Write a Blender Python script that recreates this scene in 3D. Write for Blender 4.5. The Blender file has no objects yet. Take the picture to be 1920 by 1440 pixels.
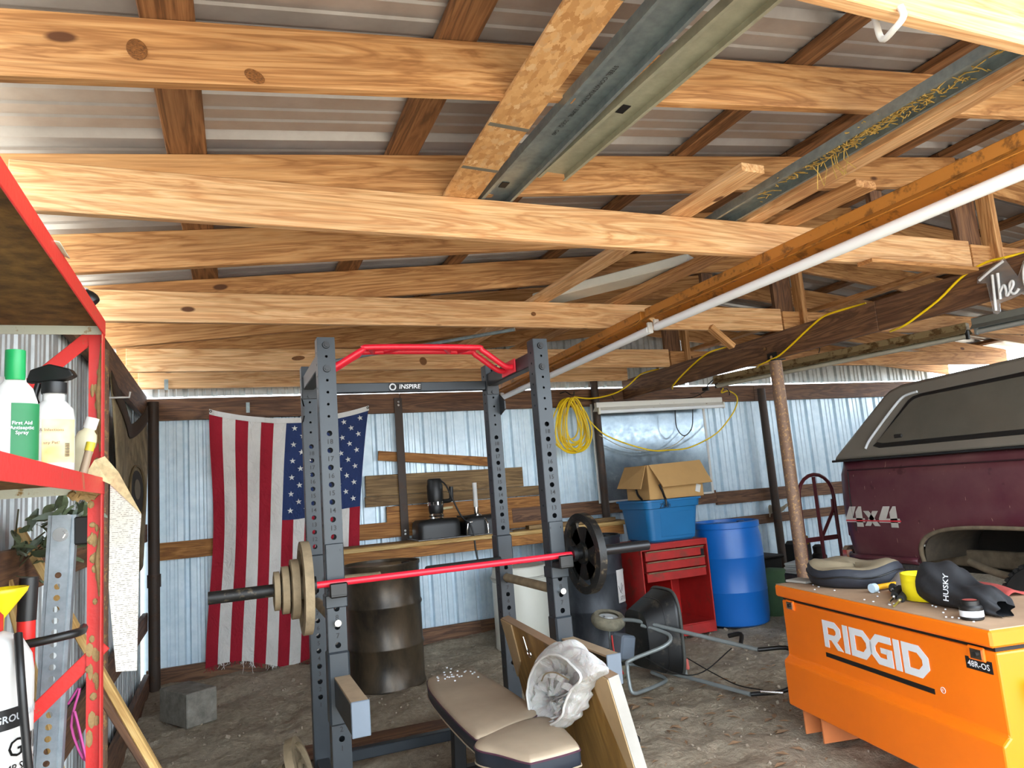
import bpy, bmesh, math, random
from mathutils import Vector, Matrix, Euler, noise
random.seed(7)
sc = bpy.context.scene
COL = sc.collection

# ---------------------------------------------------------------- camera
cam_data = bpy.data.cameras.new('camera')
cam = bpy.data.objects.new('camera', cam_data)
COL.objects.link(cam)
cam_data.sensor_fit = 'HORIZONTAL'
cam_data.sensor_width = 36.0
cam_data.lens = 36.0 * 1330.0 / 1920.0
cam_data.clip_start = 0.02
_f = Vector((0.37765479, 0.91483638, 0.14300791))
_r = Vector((0.92577272, -0.37006163, -0.07745486))
_u = Vector((0.01793678, -0.16164402, 0.98668611))
cam.matrix_world = Matrix(((_r.x, _u.x, -_f.x, 0.0), (_r.y, _u.y, -_f.y, 0.0),
                           (_r.z, _u.z, -_f.z, 1.38), (0, 0, 0, 1)))
sc.camera = cam

# ---------------------------------------------------------------- sky, sun, exposure
world = bpy.data.worlds.new('sky'); sc.world = world
world.use_nodes = True
bg = world.node_tree.nodes['Background']
bg.inputs['Color'].default_value = (0.80, 0.90, 1.0, 1)
bg.inputs['Strength'].default_value = 6.5
sun_d = bpy.data.lights.new('sun', 'SUN'); sun = bpy.data.objects.new('sun', sun_d)
COL.objects.link(sun)
sun_d.energy = 2.0; sun_d.angle = math.radians(2); sun_d.color = (1.0, 0.94, 0.84)
sun.rotation_euler = Vector((-0.62, 0.05, -0.78)).to_track_quat('-Z', 'Y').to_euler()
sc.view_settings.view_transform = 'Standard'
sc.view_settings.look = 'None'
sc.view_settings.gamma = 1.0
sc.view_settings.use_curve_mapping = False
sc.view_settings.exposure = 0.62

# ---------------------------------------------------------------- helpers
def lin(h):
    h = h.lstrip('#')
    o = []
    for i in (0, 2, 4):
        v = int(h[i:i+2], 16) / 255.0
        o.append(v / 12.92 if v <= 0.04045 else ((v + 0.055) / 1.055) ** 2.4)
    return (o[0], o[1], o[2], 1.0)

WM = {}
def inv_of(p):
    return WM[p.name].inverted() if p is not None and p.name in WM else Matrix.Identity(4)

def tag(o, label=None, cat=None, group=None, kind=None):
    if label: o['label'] = label
    if cat: o['category'] = cat
    if group: o['group'] = group
    if kind: o['kind'] = kind
    return o

def empty(name, loc=(0, 0, 0), rot=(0, 0, 0), parent=None):
    o = bpy.data.objects.new(name, None); COL.objects.link(o)
    o.empty_display_size = 0.05
    M = Matrix.Translation(Vector(loc)) @ Euler(rot).to_matrix().to_4x4()
    if parent is not None:
        o.parent = parent; o.matrix_basis = inv_of(parent) @ M
    else:
        o.matrix_basis = M
    WM[o.name] = M
    return o

def thing(name, label, cat, loc=(0, 0, 0), rot=(0, 0, 0), group=None):
    return tag(empty(name, loc, rot), label, cat, group)

def struct(name, loc=(0, 0, 0)):
    return tag(empty(name, loc), kind='structure')

def new_obj(name, me, m, parent=None, M=None):
    """M: world matrix of the object; None = frame of the parent."""
    o = bpy.data.objects.new(name, me); COL.objects.link(o)
    if m is not None and len(me.materials) == 0: me.materials.append(m)
    if parent is not None:
        o.parent = parent
        if M is not None: o.matrix_basis = inv_of(parent) @ M
        WM[o.name] = M if M is not None else WM.get(parent.name, Matrix.Identity(4))
    else:
        o.matrix_basis = M if M is not None else Matrix.Identity(4)
        WM[o.name] = o.matrix_basis.copy()
    return o

def frame(p0, p1, up=(0, 0, 1)):
    p0 = Vector(p0); p1 = Vector(p1)
    x = (p1 - p0).normalized(); u = Vector(up)
    if abs(x.dot(u)) > 0.98 * u.length: u = Vector((0, 1, 0))
    y = u.cross(x).normalized(); z = x.cross(y)
    return Matrix(((x.x, y.x, z.x, p0.x), (x.y, y.y, z.y, p0.y), (x.z, y.z, z.z, p0.z), (0, 0, 0, 1)))

class MB:
    """collects shapes (in the frame of the thing) and links them as one mesh"""
    def __init__(s): s.v = []; s.f = []; s.mi = []; s.cur = 0
    def add(s, vs, fs, M=None):
        b = len(s.v)
        s.v += [tuple(M @ Vector(v)) if M is not None else tuple(v) for v in vs]
        s.f += [tuple(b + i for i in f) for f in fs]
        s.mi += [s.cur] * len(fs)
        return s
    def box(s, c, d, rot=None, bev=0.0, M=None):
        T = Matrix.Translation(Vector(c))
        if rot is not None: T = T @ Euler(rot).to_matrix().to_4x4()
        if M is not None: T = M @ T
        x, y, z = d[0] / 2, d[1] / 2, d[2] / 2
        if bev <= 0:
            vs = [(-x,-y,-z),(x,-y,-z),(x,y,-z),(-x,y,-z),(-x,-y,z),(x,-y,z),(x,y,z),(-x,y,z)]
            fs = [(0,3,2,1),(4,5,6,7),(0,1,5,4),(1,2,6,5),(2,3,7,6),(3,0,4,7)]
            return s.add(vs, fs, T)
        b = min(bev, x * .9, y * .9, z * .9)
        vs = []; idx = {}
        for sx in (-1, 1):
            for sy in (-1, 1):
                for sz in (-1, 1):
                    for a in range(3):
                        p = [sx * (x - b), sy * (y - b), sz * (z - b)]
                        p[a] += (sx, sy, sz)[a] * b
                        idx[sx, sy, sz, a] = len(vs); vs.append(tuple(p))
        fs = []
        for a in range(3):
            p, q = (a + 1) % 3, (a + 2) % 3
            for sg in (-1, 1):
                ring = []
                for (i, j) in ((-1,-1),(1,-1),(1,1),(-1,1)):
                    k = [0, 0, 0]; k[a] = sg; k[p] = i; k[q] = j
                    ring.append(idx[k[0], k[1], k[2], a])
                fs.append(tuple(ring if sg > 0 else ring[::-1]))
            # edges parallel to a
            for i in (-1, 1):
                for j in (-1, 1):
                    k0 = [0,0,0]; k0[a] = -1; k0[p] = i; k0[q] = j
                    k1 = list(k0); k1[a] = 1
                    r = (idx[(*k0, p)], idx[(*k1, p)], idx[(*k1, q)], idx[(*k0, q)])
                    fs.append(r if i * j < 0 else r[::-1])
        for sx in (-1, 1):
            for sy in (-1, 1):
                for sz in (-1, 1):
                    t = (idx[sx,sy,sz,0], idx[sx,sy,sz,1], idx[sx,sy,sz,2])
                    fs.append(t if sx * sy * sz > 0 else t[::-1])
        return s.add(vs, fs, T)
    def cyl(s, p0, p1, r0, r1=None, n=16, caps=True):
        r1 = r0 if r1 is None else r1
        F = frame(p0, p1); L = (Vector(p1) - Vector(p0)).length
        vs = []; fs = []
        for k, (x, r) in enumerate(((0, r0), (L, r1))):
            for i in range(n):
                a = 2 * math.pi * i / n
                vs.append((x, r * math.cos(a), r * math.sin(a)))
        for i in range(n): fs.append((i, (i+1) % n, n + (i+1) % n, n + i))
        if caps: fs.append(tuple(range(n))[::-1]); fs.append(tuple(range(n, 2*n)))
        return s.add(vs, fs, F)
    def tube(s, path, r, n=8, closed=False, caps=True, smooth=0):
        P = [Vector(p) for p in path]
        if smooth:
            if isinstance(r, (list, tuple)):
                R0 = list(r); r = [R0[i] + (R0[i+1] - R0[i]) * j / smooth for i in range(len(R0) - 1) for j in range(smooth)] + [R0[-1]]
            P = spline(P, smooth, closed)
        m = len(P); vs = []; fs = []
        T = []
        for i in range(m):
            a = P[(i-1) % m] if (closed or i > 0) else P[i]
            b = P[(i+1) % m] if (closed or i < m-1) else P[i]
            d = b - a
            T.append(d.normalized() if d.length > 1e-9 else Vector((1, 0, 0)))
        u = Vector((0, 0, 1)) if abs(T[0].z) < .9 else Vector((1, 0, 0))
        u = (u - T[0] * u.dot(T[0])).normalized()
        for i in range(m):
            u = (u - T[i] * u.dot(T[i]))
            u = u.normalized() if u.length > 1e-6 else Vector((0, 0, 1))
            w = T[i].cross(u)
            rr = r[i] if isinstance(r, (list, tuple)) else r
            for k in range(n):
                a = 2 * math.pi * k / n
                vs.append(P[i] + (u * math.cos(a) + w * math.sin(a)) * rr)
        q = m if closed else m - 1
        for i in range(q):
            for k in range(n):
                a = i * n + k; b = i * n + (k+1) % n
                c = ((i+1) % m) * n + (k+1) % n; d = ((i+1) % m) * n + k
                fs.append((a, b, c, d))
        if caps and not closed:
            fs.append(tuple(range(n))[::-1]); fs.append(tuple(range((m-1)*n, m*n)))
        return s.add(vs, fs)
    def lathe(s, prof, n=32, M=None, c=(0, 0, 0), cap0=True, cap1=True):
        """prof: (radius, height) pairs round the z axis"""
        T = Matrix.Translation(Vector(c))
        if M is not None: T = M @ T
        vs = []; fs = []
        for r, z in prof:
            for i in range(n):
                a = 2 * math.pi * i / n
                vs.append((r * math.cos(a), r * math.sin(a), z))
        for j in range(len(prof) - 1):
            for i in range(n):
                fs.append((j*n+i, j*n+(i+1) % n, (j+1)*n+(i+1) % n, (j+1)*n+i))
        if cap0: fs.append(tuple(range(n))[::-1])
        if cap1: fs.append(tuple(range((len(prof)-1)*n, len(prof)*n)))
        return s.add(vs, fs, T)
    def prism(s, poly, z0, z1, M=None):
        n = len(poly)
        vs = [(p[0], p[1], z0) for p in poly] + [(p[0], p[1], z1) for p in poly]
        fs = [tuple(range(n))[::-1], tuple(range(n, 2*n))]
        for i in range(n): fs.append((i, (i+1) % n, n + (i+1) % n, n + i))
        return s.add(vs, fs, M)
    def grid(s, fn, nu, nv, M=None, closed_u=False):
        vs = []; fs = []
        for i in range(nu + (0 if closed_u else 1)):
            for j in range(nv + 1): vs.append(fn(i / nu, j / nv))
        mu = nu if closed_u else nu + 1
        for i in range(nu):
            for j in range(nv):
                a = i * (nv+1) + j; b = ((i+1) % mu) * (nv+1) + j
                fs.append((a, b, b + 1, a + 1))
        return s.add(vs, fs, M)
    def build(s, name, m, parent=None, M=None, smooth=None, local=False, kind=None, solid=0, label=None, bevel=0, fix=True):
        """vertices are in world space unless local (then in the frame of the parent, or of M)"""
        me = bpy.data.meshes.new(name)
        vs = s.v
        if not local and (parent is not None or M is not None):
            I = M.inverted() if M is not None else inv_of(parent)
            vs = [tuple(I @ Vector(v)) for v in vs]
        me.from_pydata(vs, [], s.f)
        if fix:
            bm = bmesh.new(); bm.from_mesh(me); bmesh.ops.recalc_face_normals(bm, faces=bm.faces); bm.to_mesh(me); bm.free()
        mats = m if isinstance(m, (list, tuple)) else [m]
        for q in mats: me.materials.append(q)
        if len(mats) > 1: me.polygons.foreach_set('material_index', s.mi)
        if smooth is not None:
            me.polygons.foreach_set('use_smooth', [True] * len(me.polygons))
            me.set_sharp_from_angle(angle=math.radians(smooth))
        me.update()
        o = new_obj(name, me, None, parent, M)
        if kind: o['kind'] = kind
        if label: o['label'] = label
        if bevel:
            b = o.modifiers.new('bevel', 'BEVEL'); b.width = bevel; b.segments = 2; b.limit_method = 'ANGLE'
        if solid:
            q = o.modifiers.new('solid', 'SOLIDIFY'); q.thickness = solid; q.offset = 0
        return o

def spline(P, k=6, closed=False):
    P = [Vector(p) for p in P]; out = []; n = len(P)
    for i in range(n if closed else n - 1):
        p0 = P[(i-1) % n] if (closed or i > 0) else P[0] * 2 - P[1]
        p1 = P[i]; p2 = P[(i+1) % n]
        p3 = P[(i+2) % n] if (closed or i < n - 2) else P[-1] * 2 - P[-2]
        for j in range(k):
            t = j / k
            out.append(0.5 * ((2*p1) + (p2-p0)*t + (2*p0-5*p1+4*p2-p3)*t*t + (-p0+3*p1-3*p2+p3)*t**3))
    if not closed: out.append(P[-1])
    return out

def board(name, p0, p1, w, t, m, parent=None, up=(0, 0, 1), bev=0.003, cut0=0, cut1=0, label=None):
    """a plank from p0 to p1; w along 'up', t across; grain runs along local x"""
    M = frame(p0, p1, up); L = (Vector(p1) - Vector(p0)).length
    b = MB().box((L/2, 0, 0), (L, t, w), bev=bev)
    if cut0 or cut1:
        b.v = [(x + (cut0 * z / w if x < L/2 else cut1 * z / w), y, z) for x, y, z in b.v]
    return b.build(name, m, parent, M, local=True, label=label, fix=False)

def copy_tree(o, parent=None):
    c = o.copy(); COL.objects.link(c); c.parent = parent
    for ch in list(o.children): copy_tree(ch, c)
    return c

# ---------------------------------------------------------------- materials
class NT:
    def __init__(s, name):
        s.m = bpy.data.materials.new(name); s.m.use_nodes = True
        s.t = s.m.node_tree; s.b = s.t.nodes['Principled BSDF']
    def n(s, typ, **kw):
        q = s.t.nodes.new(typ)
        for k, v in kw.items():
            if k in q.inputs.keys(): q.inputs[k].default_value = v
            else: setattr(q, k, v)
        return q
    def l(s, a, ao, b, bi): s.t.links.new(a.outputs[ao], b.inputs[bi])
    def coords(s, scale=(1, 1, 1), rnd=True, kind='Object'):
        tc = s.n('ShaderNodeTexCoord')
        mp = s.n('ShaderNodeMapping'); mp.inputs['Scale'].default_value = scale
        if rnd:
            oi = s.n('ShaderNodeObjectInfo')
            mu = s.n('ShaderNodeVectorMath', operation='SCALE'); mu.inputs[0].default_value = (37, 53, 71)
            s.l(oi, 'Random', mu, 'Scale')
            ad = s.n('ShaderNodeVectorMath', operation='ADD')
            s.l(tc, kind, ad, 0); s.l(mu, 0, ad, 1); s.l(ad, 0, mp, 'Vector')
        else: s.l(tc, kind, mp, 'Vector')
        return mp
    def noise(s, mp, scale=5, detail=4, rough=.55, dist=0):
        q = s.n('ShaderNodeTexNoise'); q.inputs['Scale'].default_value = scale
        q.inputs['Detail'].default_value = detail; q.inputs['Roughness'].default_value = rough
        q.inputs['Distortion'].default_value = dist
        s.l(mp, 0, q, 'Vector'); return q
    def ramp(s, src, stops, out='Fac', interp='LINEAR'):
        q = s.n('ShaderNodeValToRGB'); q.color_ramp.interpolation = interp
        e = q.color_ramp.elements
        while len(e) < len(stops): e.new(0.5)
        for i, (p, c) in enumerate(stops):
            e[i].position = p; e[i].color = c if len(c) == 4 else (*c, 1)
        s.l(src, out, q, 'Fac'); return q
    def mix(s, fac, a, b, mode='MIX'):
        """fac: node or float; a, b: node or colour"""
        q = s.n('ShaderNodeMix', data_type='RGBA', blend_type=mode)
        if isinstance(fac, (int, float)): q.inputs[0].default_value = fac
        else: s.t.links.new(fac.outputs[0], q.inputs[0])
        for k, x in ((6, a), (7, b)):
            if isinstance(x, tuple): q.inputs[k].default_value = x
            else:
                s.t.links.new(x.outputs[2] if x.bl_idname == 'ShaderNodeMix' else x.outputs[0] if x.bl_idname == 'ShaderNodeValToRGB' else x.outputs['Color'], q.inputs[k])
        return q
    def color(s, x):
        s.t.links.new(x.outputs[2] if x.bl_idname == 'ShaderNodeMix' else x.outputs[0], s.b.inputs['Base Color'])
    def bump(s, src, out=0, strength=.3, dist=.01):
        q = s.n('ShaderNodeBump'); q.inputs['Strength'].default_value = strength; q.inputs['Distance'].default_value = dist
        s.t.links.new(src.outputs[out], q.inputs['Height']); s.l(q, 0, s.b, 'Normal')
    def set(s, rough=None, metal=None, **kw):
        if rough is not None: s.b.inputs['Roughness'].default_value = rough
        if metal is not None: s.b.inputs['Metallic'].default_value = metal
        for k, v in kw.items(): s.b.inputs[k].default_value = v
        return s.m

def plain(name, col, rough=.5, metal=0.0, var=.12, scale=6, bump=0.0, dust=None, **kw):
    """one colour with slight uneven wear; dust: (colour, amount)"""
    q = NT(name); mp = q.coords((1, 1, 1))
    c = lin(col) if isinstance(col, str) else col
    nz = q.noise(mp, scale, 5, .6)
    lo = tuple(max(0, v * (1 - var)) for v in c[:3]); hi = tuple(min(1, v * (1 + var)) for v in c[:3])
    r = q.ramp(nz, [(.3, lo), (.7, hi)])
    out = r
    if dust:
        n2 = q.noise(mp, scale * 1.7, 6, .65)
        k = q.ramp(n2, [(.62 - dust[1] * .3, (0, 0, 0, 1)), (.72, (.85, .85, .85, 1))])
        out = q.mix(k, r, lin(dust[0]))
    q.color(out)
    if bump: q.bump(q.noise(mp, scale * 8, 4), 0, bump, .004)
    return q.set(rough, metal, **kw)

def wood(name, light, mid, dark, knots=True, rough=.68, grain=1.0, stain=.35):
    q = NT(name)
    mp = q.coords((.55, 7, 7)); n1 = q.noise(mp, 1.6 * grain, 5, .55, 1.1)
    mpf = q.coords((2.2, 75, 75)); n2 = q.noise(mpf, 1.4 * grain, 3, .6, .3)
    wv = q.n('ShaderNodeMath', operation='MULTIPLY'); q.l(n1, 'Fac', wv, 0); wv.inputs[1].default_value = 13.0
    sn = q.n('ShaderNodeMath', operation='PINGPONG'); q.l(wv, 0, sn, 0); sn.inputs[1].default_value = 1.0
    r1 = q.ramp(sn, [(0, lin(light)), (.55, lin(mid)), (.95, lin(dark))], out=0)
    r2 = q.ramp(n2, [(.36, (.56, .48, .41, 1)), (.60, (1, 1, 1, 1))])
    c = q.mix(.78, r1, r2, 'MULTIPLY')
    mpl = q.coords((.8, 3, 3)); n3 = q.noise(mpl, 1.3, 3)
    r3 = q.ramp(n3, [(.36, (1 - stain, 1 - stain * 1.1, 1 - stain * 1.25, 1)), (.58, (1, 1, 1, 1))])
    c = q.mix(.8, c, r3, 'MULTIPLY')
    c2 = q.mix(.22, c, lin(mid))
    if knots:
        mk = q.coords((1.9, 4.4, 4.4)); vo = q.n('ShaderNodeTexVoronoi'); vo.inputs['Scale'].default_value = 1.0
        q.l(mk, 0, vo, 'Vector')
        kr = q.ramp(vo, [(.06, (1, 1, 1, 1)), (.085, (0, 0, 0, 1))], out='Distance')
        c2 = q.mix(kr, c2, lin('#5a3418'))
    q.color(c2); q.bump(n2, 0, .25, .003)
    return q.set(rough)

M_TIE = wood('fresh_pine', '#f2cb9c', '#e4b581', '#c8905e', stain=.14)
M_RAFTER = wood('rafter_pine', '#e0b07a', '#cc965e', '#a06b3d', stain=.28)
M_PURLIN = wood('purlin_pine', '#a0744c', '#835a37', '#5a3b20', stain=.35)
M_BROWN = wood('treated_brown', '#8d6746', '#71503a', '#523726', stain=.3, knots=False)
M_GREYWOOD = wood('weathered_plank', '#a28558', '#8a6c42', '#66502e', stain=.3)
M_PINE = wood('yellow_stake', '#e2c48a', '#cda967', '#b58a4c', stain=.15)
M_ORANGEWOOD = wood('orange_plank', '#c48a4a', '#a8702f', '#84521f', stain=.25)

def osb():
    q = NT('osb'); mp = q.coords((24, 42, 42)); vo = q.n('ShaderNodeTexVoronoi'); vo.inputs['Scale'].default_value = 1.4
    n = q.noise(mp, 1.2, 4, .6, 2.2)
    ad = q.n('ShaderNodeVectorMath', operation='ADD'); q.l(mp, 0, ad, 0); q.l(n, 'Color', ad, 1); q.l(ad, 0, vo, 'Vector')
    r = q.ramp(vo, [(0, lin('#d6ab78')), (.35, lin('#c99a63')), (.7, lin('#ad7c48')), (1, lin('#e3c294'))], out='Color')
    q.color(r); q.bump(vo, 1, .35, .004)
    return q.set(.7)
M_OSB = osb()

def galv(name, c0, c1, rough=.38, metal=.55, sc=14):
    q = NT(name); mp = q.coords((1, 1, 1)); n = q.noise(mp, sc, 6, .6)
    q.color(q.ramp(n, [(.3, lin(c0)), (.7, lin(c1))]))
    n2 = q.noise(mp, 3, 3); r = q.ramp(n2, [(.3, (rough - .08,) * 3), (.7, (rough + .12,) * 3)])
    q.l(r, 0, q.b, 'Roughness')
    return q.set(None, metal)
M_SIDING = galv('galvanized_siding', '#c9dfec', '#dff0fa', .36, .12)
M_SIDING_D = galv('grey_siding', '#aab0b0', '#c6cbcb', .45, .2)  # greyer and darker than the back wall siding
M_ROOF = galv('roof_sheet_underside', '#97918d', '#aba6a3', .40, .35, 6)
M_STUD = galv('galvanized_stud', '#7e8a8c', '#9aa6a6', .40, .6, 25)
M_CHROME = plain('chrome', '#d5d5d2', .15, 1.0, .05)
M_BLACKM = plain('black_painted_metal', '#17181a', .38, 0, .2, 8)
M_RACK = plain('charcoal_powder_coat', '#2f353a', .40, .15, .14, 5)
M_RACKBACK = M_RACK
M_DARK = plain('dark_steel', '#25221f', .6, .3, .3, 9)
M_WHITE = plain('white_paint', '#d9d8d3', .45, 0, .05, 9)
M_BLACKP = plain('black_plastic', '#141414', .42, 0, .25, 9)
M_RUBBER = plain('black_rubber', '#1d1c1a', .8, 0, .25, 20, .2)
M_PRINT = plain('black_print', '#0c0c0d', .6, 0, .02)
M_WPRINT = plain('white_print', '#dcdfe2', .55, 0, .04)

def rusty(name, paint, rust, amount=.5, scale=9, rough=.6, metal=.2):
    q = NT(name); mp = q.coords((1, 1, 1)); n = q.noise(mp, scale, 7, .65)
    k = q.ramp(n, [(.66 - .3 * amount, (0, 0, 0, 1)), (.74 - .3 * amount, (1, 1, 1, 1))])
    n2 = q.noise(mp, scale * 5, 4)
    rr = q.ramp(n2, [(.3, tuple(v * .6 for v in lin(rust)[:3])), (.7, lin(rust))])
    q.color(q.mix(k, lin(paint), rr)); q.bump(n2, 0, .3, .003)
    return q.set(rough, metal)
M_POST = rusty('rusty_pipe', '#7f6350', '#c29763', .42, 48)
M_POLE = rusty('dark_rusty_pole', '#41352d', '#4e3a2b', .5, 14)
M_REDSHELF = rusty('chipped_red_paint', '#d8342f', '#a98a5c', .13, 15, .45, .05)

# ---------------------------------------------------------------- lettering (flat print), made once
TXT = {}
def make_texts(items):
    tmp = []
    for key, body, shear, bold in items:
        cu = bpy.data.curves.new('t', 'FONT'); cu.body = body; cu.size = 1.0
        cu.align_x = 'CENTER'; cu.align_y = 'CENTER'; cu.extrude = 0.004; cu.offset = bold; cu.shear = shear
        cu.resolution_u = 2
        o = bpy.data.objects.new('t', cu); COL.objects.link(o); tmp.append((key, o))
    dg = bpy.context.evaluated_depsgraph_get()
    for key, o in tmp:
        TXT[key] = bpy.data.meshes.new_from_object(o.evaluated_get(dg))
    for key, o in tmp:
        cu = o.data; bpy.data.objects.remove(o); bpy.data.curves.remove(cu)
make_texts([(str(i), str(i), 0, .01) for i in range(1, 19)] +
           [('INSPIRE', 'INSPIRE', .12, .018), ('PHILIPS', 'PHILIPS', 0, .03), ('48R-OS', '48R-OS', 0, .012), ('R', 'R', 0, 0),
            ('ZACH', 'Zach', .2, 0), ('HUSKY', 'HUSKY', .1, .015), ('SPRAY', 'First Aid\nAntiseptic\nSpray', 0, .02),
            ('PET', '& Infections\n\n\nury Pet!', 0, 0), ('GROUND', 'GROUNDWORK', 0, .02), ('GALLON', '2 Gallon', 0, 0),
            ('PUMP', 'PUMP SPRAYER', 0, .005), ('STUD', 'STEEL CONSTRUCTION   33MIL   20EQ   G40', 0, 0), ('MARK', 'MARK SPRAYER\n\nPEST CONTROL\nWEED CONTROL', 0, .005),
            ('5711', '5711', .2, 0)])

def letters(key, M, size, name='lettering', m=None, parent=None, sx=1.0, kind=None):
    """M: frame whose x runs along the line of text, z out of the surface"""
    S = M @ Matrix.Diagonal((size * sx, size, size * .25, 1))
    me = TXT[key].copy(); me.transform(S)
    b = MB(); b.v = [tuple(v.co) for v in me.vertices]; b.f = [tuple(p.vertices) for p in me.polygons]; b.mi = [0] * len(b.f)
    bpy.data.meshes.remove(me)
    if name is None: return b
    return b.build(name, m or M_PRINT, parent, fix=False, kind='stuff' if key in ('SPRAY', 'PET', 'STUD') else None)

def face_frame(o, x, z):
    """origin, text direction, outward normal"""
    x = Vector(x).normalized(); z = Vector(z).normalized(); y = z.cross(x)
    return Matrix(((x.x, y.x, z.x, o[0]), (x.y, y.y, z.y, o[1]), (x.z, y.z, z.z, o[2]), (0, 0, 0, 1)))
# ================================================================ STRUCTURE
# ---- ground
def ground_z(x, y):
    z = .022 * noise.noise(Vector((x * .9, y * .9, 3.1))) + .032 * noise.noise(Vector((x * 3.1, y * 3.1, 7.7)))
    z += .022 * noise.noise(Vector((x * 8.3, y * 8.3, 1.7))) + .011 * noise.noise(Vector((x * 21, y * 21, 5.7)))
    z += .06 * max(0, min(1, (y - 5.9) / .6))
    return z - .012
def dirt():
    q = NT('dirt'); mp = q.coords((1, 1, 1), rnd=False)
    n1 = q.noise(mp, 1.3, 5, .6); n2 = q.noise(mp, 26, 6, .7)
    a = q.ramp(n1, [(.3, lin('#a89880')), (.7, lin('#d0c3ab'))])
    b = q.ramp(n2, [(.3, (.42, .40, .37, 1)), (.65, (1, 1, 1, 1))])
    q.color(q.mix(.75, a, b, 'MULTIPLY')); q.bump(n2, 0, 1.0, .03)
    return q.set(.95)
M_DIRT = dirt()
fl = MB()
def gfn(u, v):
    x = -.75 + u * 9.6; y = -.6 + v * 7.4
    return (x, y, ground_z(x, y))
fl.grid(gfn, 300, 230)
tag(fl.build('floor', M_DIRT, smooth=180), 'bare trampled dirt floor', None, kind='structure')
og = MB()
for x0, x1, y0, y1 in ((-30, 40, -40, -.6), (-30, -.75, -.6, 40), (8.85, 40, -.6, 40), (-.75, 8.85, 6.8, 40)):
    og.add([(x0, y0, -.03), (x1, y0, -.03), (x1, y1, -.03), (x0, y1, -.03)], [(0, 1, 2, 3)])
def gravel():
    q = NT('bounce_gravel'); mp = q.coords((1, 1, 1), rnd=False); n = q.noise(mp, 9, 6, .7)
    q.color(q.ramp(n, [(.3, lin('#b3a48e')), (.7, lin('#d6c9b4'))])); return q.set(.95)
M_GRAVEL = gravel()
tag(og.build('ground_outside', M_GRAVEL), 'unseen pale gravel ground outside the shed, added to bounce light in', None, kind='structure')  # out of view, added to bounce light up into the shed

# ---- corrugated sheets
def rib_profile(width, module, hi, minor, wtop, wbot, nminor=2):
    pts = [(0, 0)]; k = round(width / module)
    for i in range(k):
        c = i * module + module / 2
        pts += [(c - wbot/2, 0), (c - wtop/2, hi), (c + wtop/2, hi), (c + wbot/2, 0)]
        gap = module - wbot
        for j in range(nminor):
            mcen = c + wbot/2 + gap * (j + 1) / (nminor + 1)
            if mcen < width - .02:
                pts += [(mcen - .016, 0), (mcen - .008, minor), (mcen + .008, minor), (mcen + .016, 0)]
    pts.append((width, 0))
    return sorted(pts)

def siding_wall(parent, x0, x1, z0, z1, y, m, along='x', sgn=1, name='siding_panel', w=.914):
    n = math.ceil((x1 - x0) / w - 1e-6)
    for i in range(n):
        a = x0 + i * w; ww = min(w, x1 - a)
        pr = [p for p in rib_profile(w, .2285, .030, .009, .024, .052) if p[0] <= ww + 1e-6]
        if i < n - 1: pr[-1] = (pr[-1][0] + .014, pr[-1][1])
        b = MB(); vs = []; fs = []
        for (t, h) in pr:
            for z in (z0, z1):
                off = y + sgn * (h + (.0015 if i % 2 else 0))
                vs.append((a + t, off, z) if along == 'x' else (off, a + t, z))
        for j in range(len(pr) - 1): fs.append((2*j, 2*j+2, 2*j+3, 2*j+1))
        b.add(vs, fs); b.build(name, m, parent, fix=False)

# back wall
wb = struct('wall_back')
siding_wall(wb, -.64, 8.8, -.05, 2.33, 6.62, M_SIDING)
siding_wall(wb, -.64, 4.9, 2.362, 3.06, 6.63, M_SIDING_D, name='gable_panel')
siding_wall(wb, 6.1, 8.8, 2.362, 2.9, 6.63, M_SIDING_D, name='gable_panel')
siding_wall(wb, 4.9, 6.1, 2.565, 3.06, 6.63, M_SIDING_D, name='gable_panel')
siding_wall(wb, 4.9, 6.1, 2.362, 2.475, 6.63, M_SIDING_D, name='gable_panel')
for (a, b) in ((-.6, 1.55), (1.55, 3.62), (3.62, 5.75), (5.75, 8.75)):
    board('top_plate', (a + .002, 6.575, 2.245), (b - .002, 6.575, 2.245), .185, .038, M_BROWN, wb)
board('girt', (-.56, 6.575, 1.078), (1.6, 6.575, 1.078), .14, .038, M_ORANGEWOOD, wb)
board('girt', (2.6, 6.575, 1.10), (5.05, 6.575, 1.10), .14, .038, M_BROWN, wb)
board('girt', (5.05, 6.575, 1.075), (8.7, 6.575, 1.06), .14, .038, M_BROWN, wb)
board('girt', (4.6, 6.56, .80), (8.7, 6.56, .80), .10, .038, M_BROWN, wb)
board('sill_board', (-.6, 6.57, .08), (2.2, 6.57, .08), .17, .038, M_BROWN, wb)
board('sill_board', (2.2, 6.57, .08), (5.2, 6.57, .08), .17, .038, M_BROWN, wb)
board('sill_board', (5.2, 6.57, .08), (8.7, 6.57, .08), .17, .038, M_BROWN, wb)
def wpost(x, y, z0, z1, r, m=M_POLE, parent=wb, sleeve=None):
    p = MB().cyl((x, y, z0), (x, y, z1), r, n=16)
    if sleeve: p.cyl((x, y, sleeve - .05), (x, y, sleeve + .05), r * 1.18, n=16)
    return p.build('wall_post', m, parent, smooth=40)
wpost(-.535, 6.49, -.05, 2.30, .043, sleeve=.86)
wpost(3.60, 6.48, .95, 2.5, .04)
wpost(5.78, 6.47, .0, 2.28, .045)
board('wall_post', (1.525, 6.535, .96), (1.525, 6.535, 2.29), .075, .012, M_POLE, wb, up=(1, 0, 0))
for zz in (2.25, 2.22, 1.06, 1.03): MB().cyl((1.525, 6.53, zz), (1.525, 6.52, zz), .011, n=8).build('bolt_head', M_CHROME, wb, smooth=40)

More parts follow.
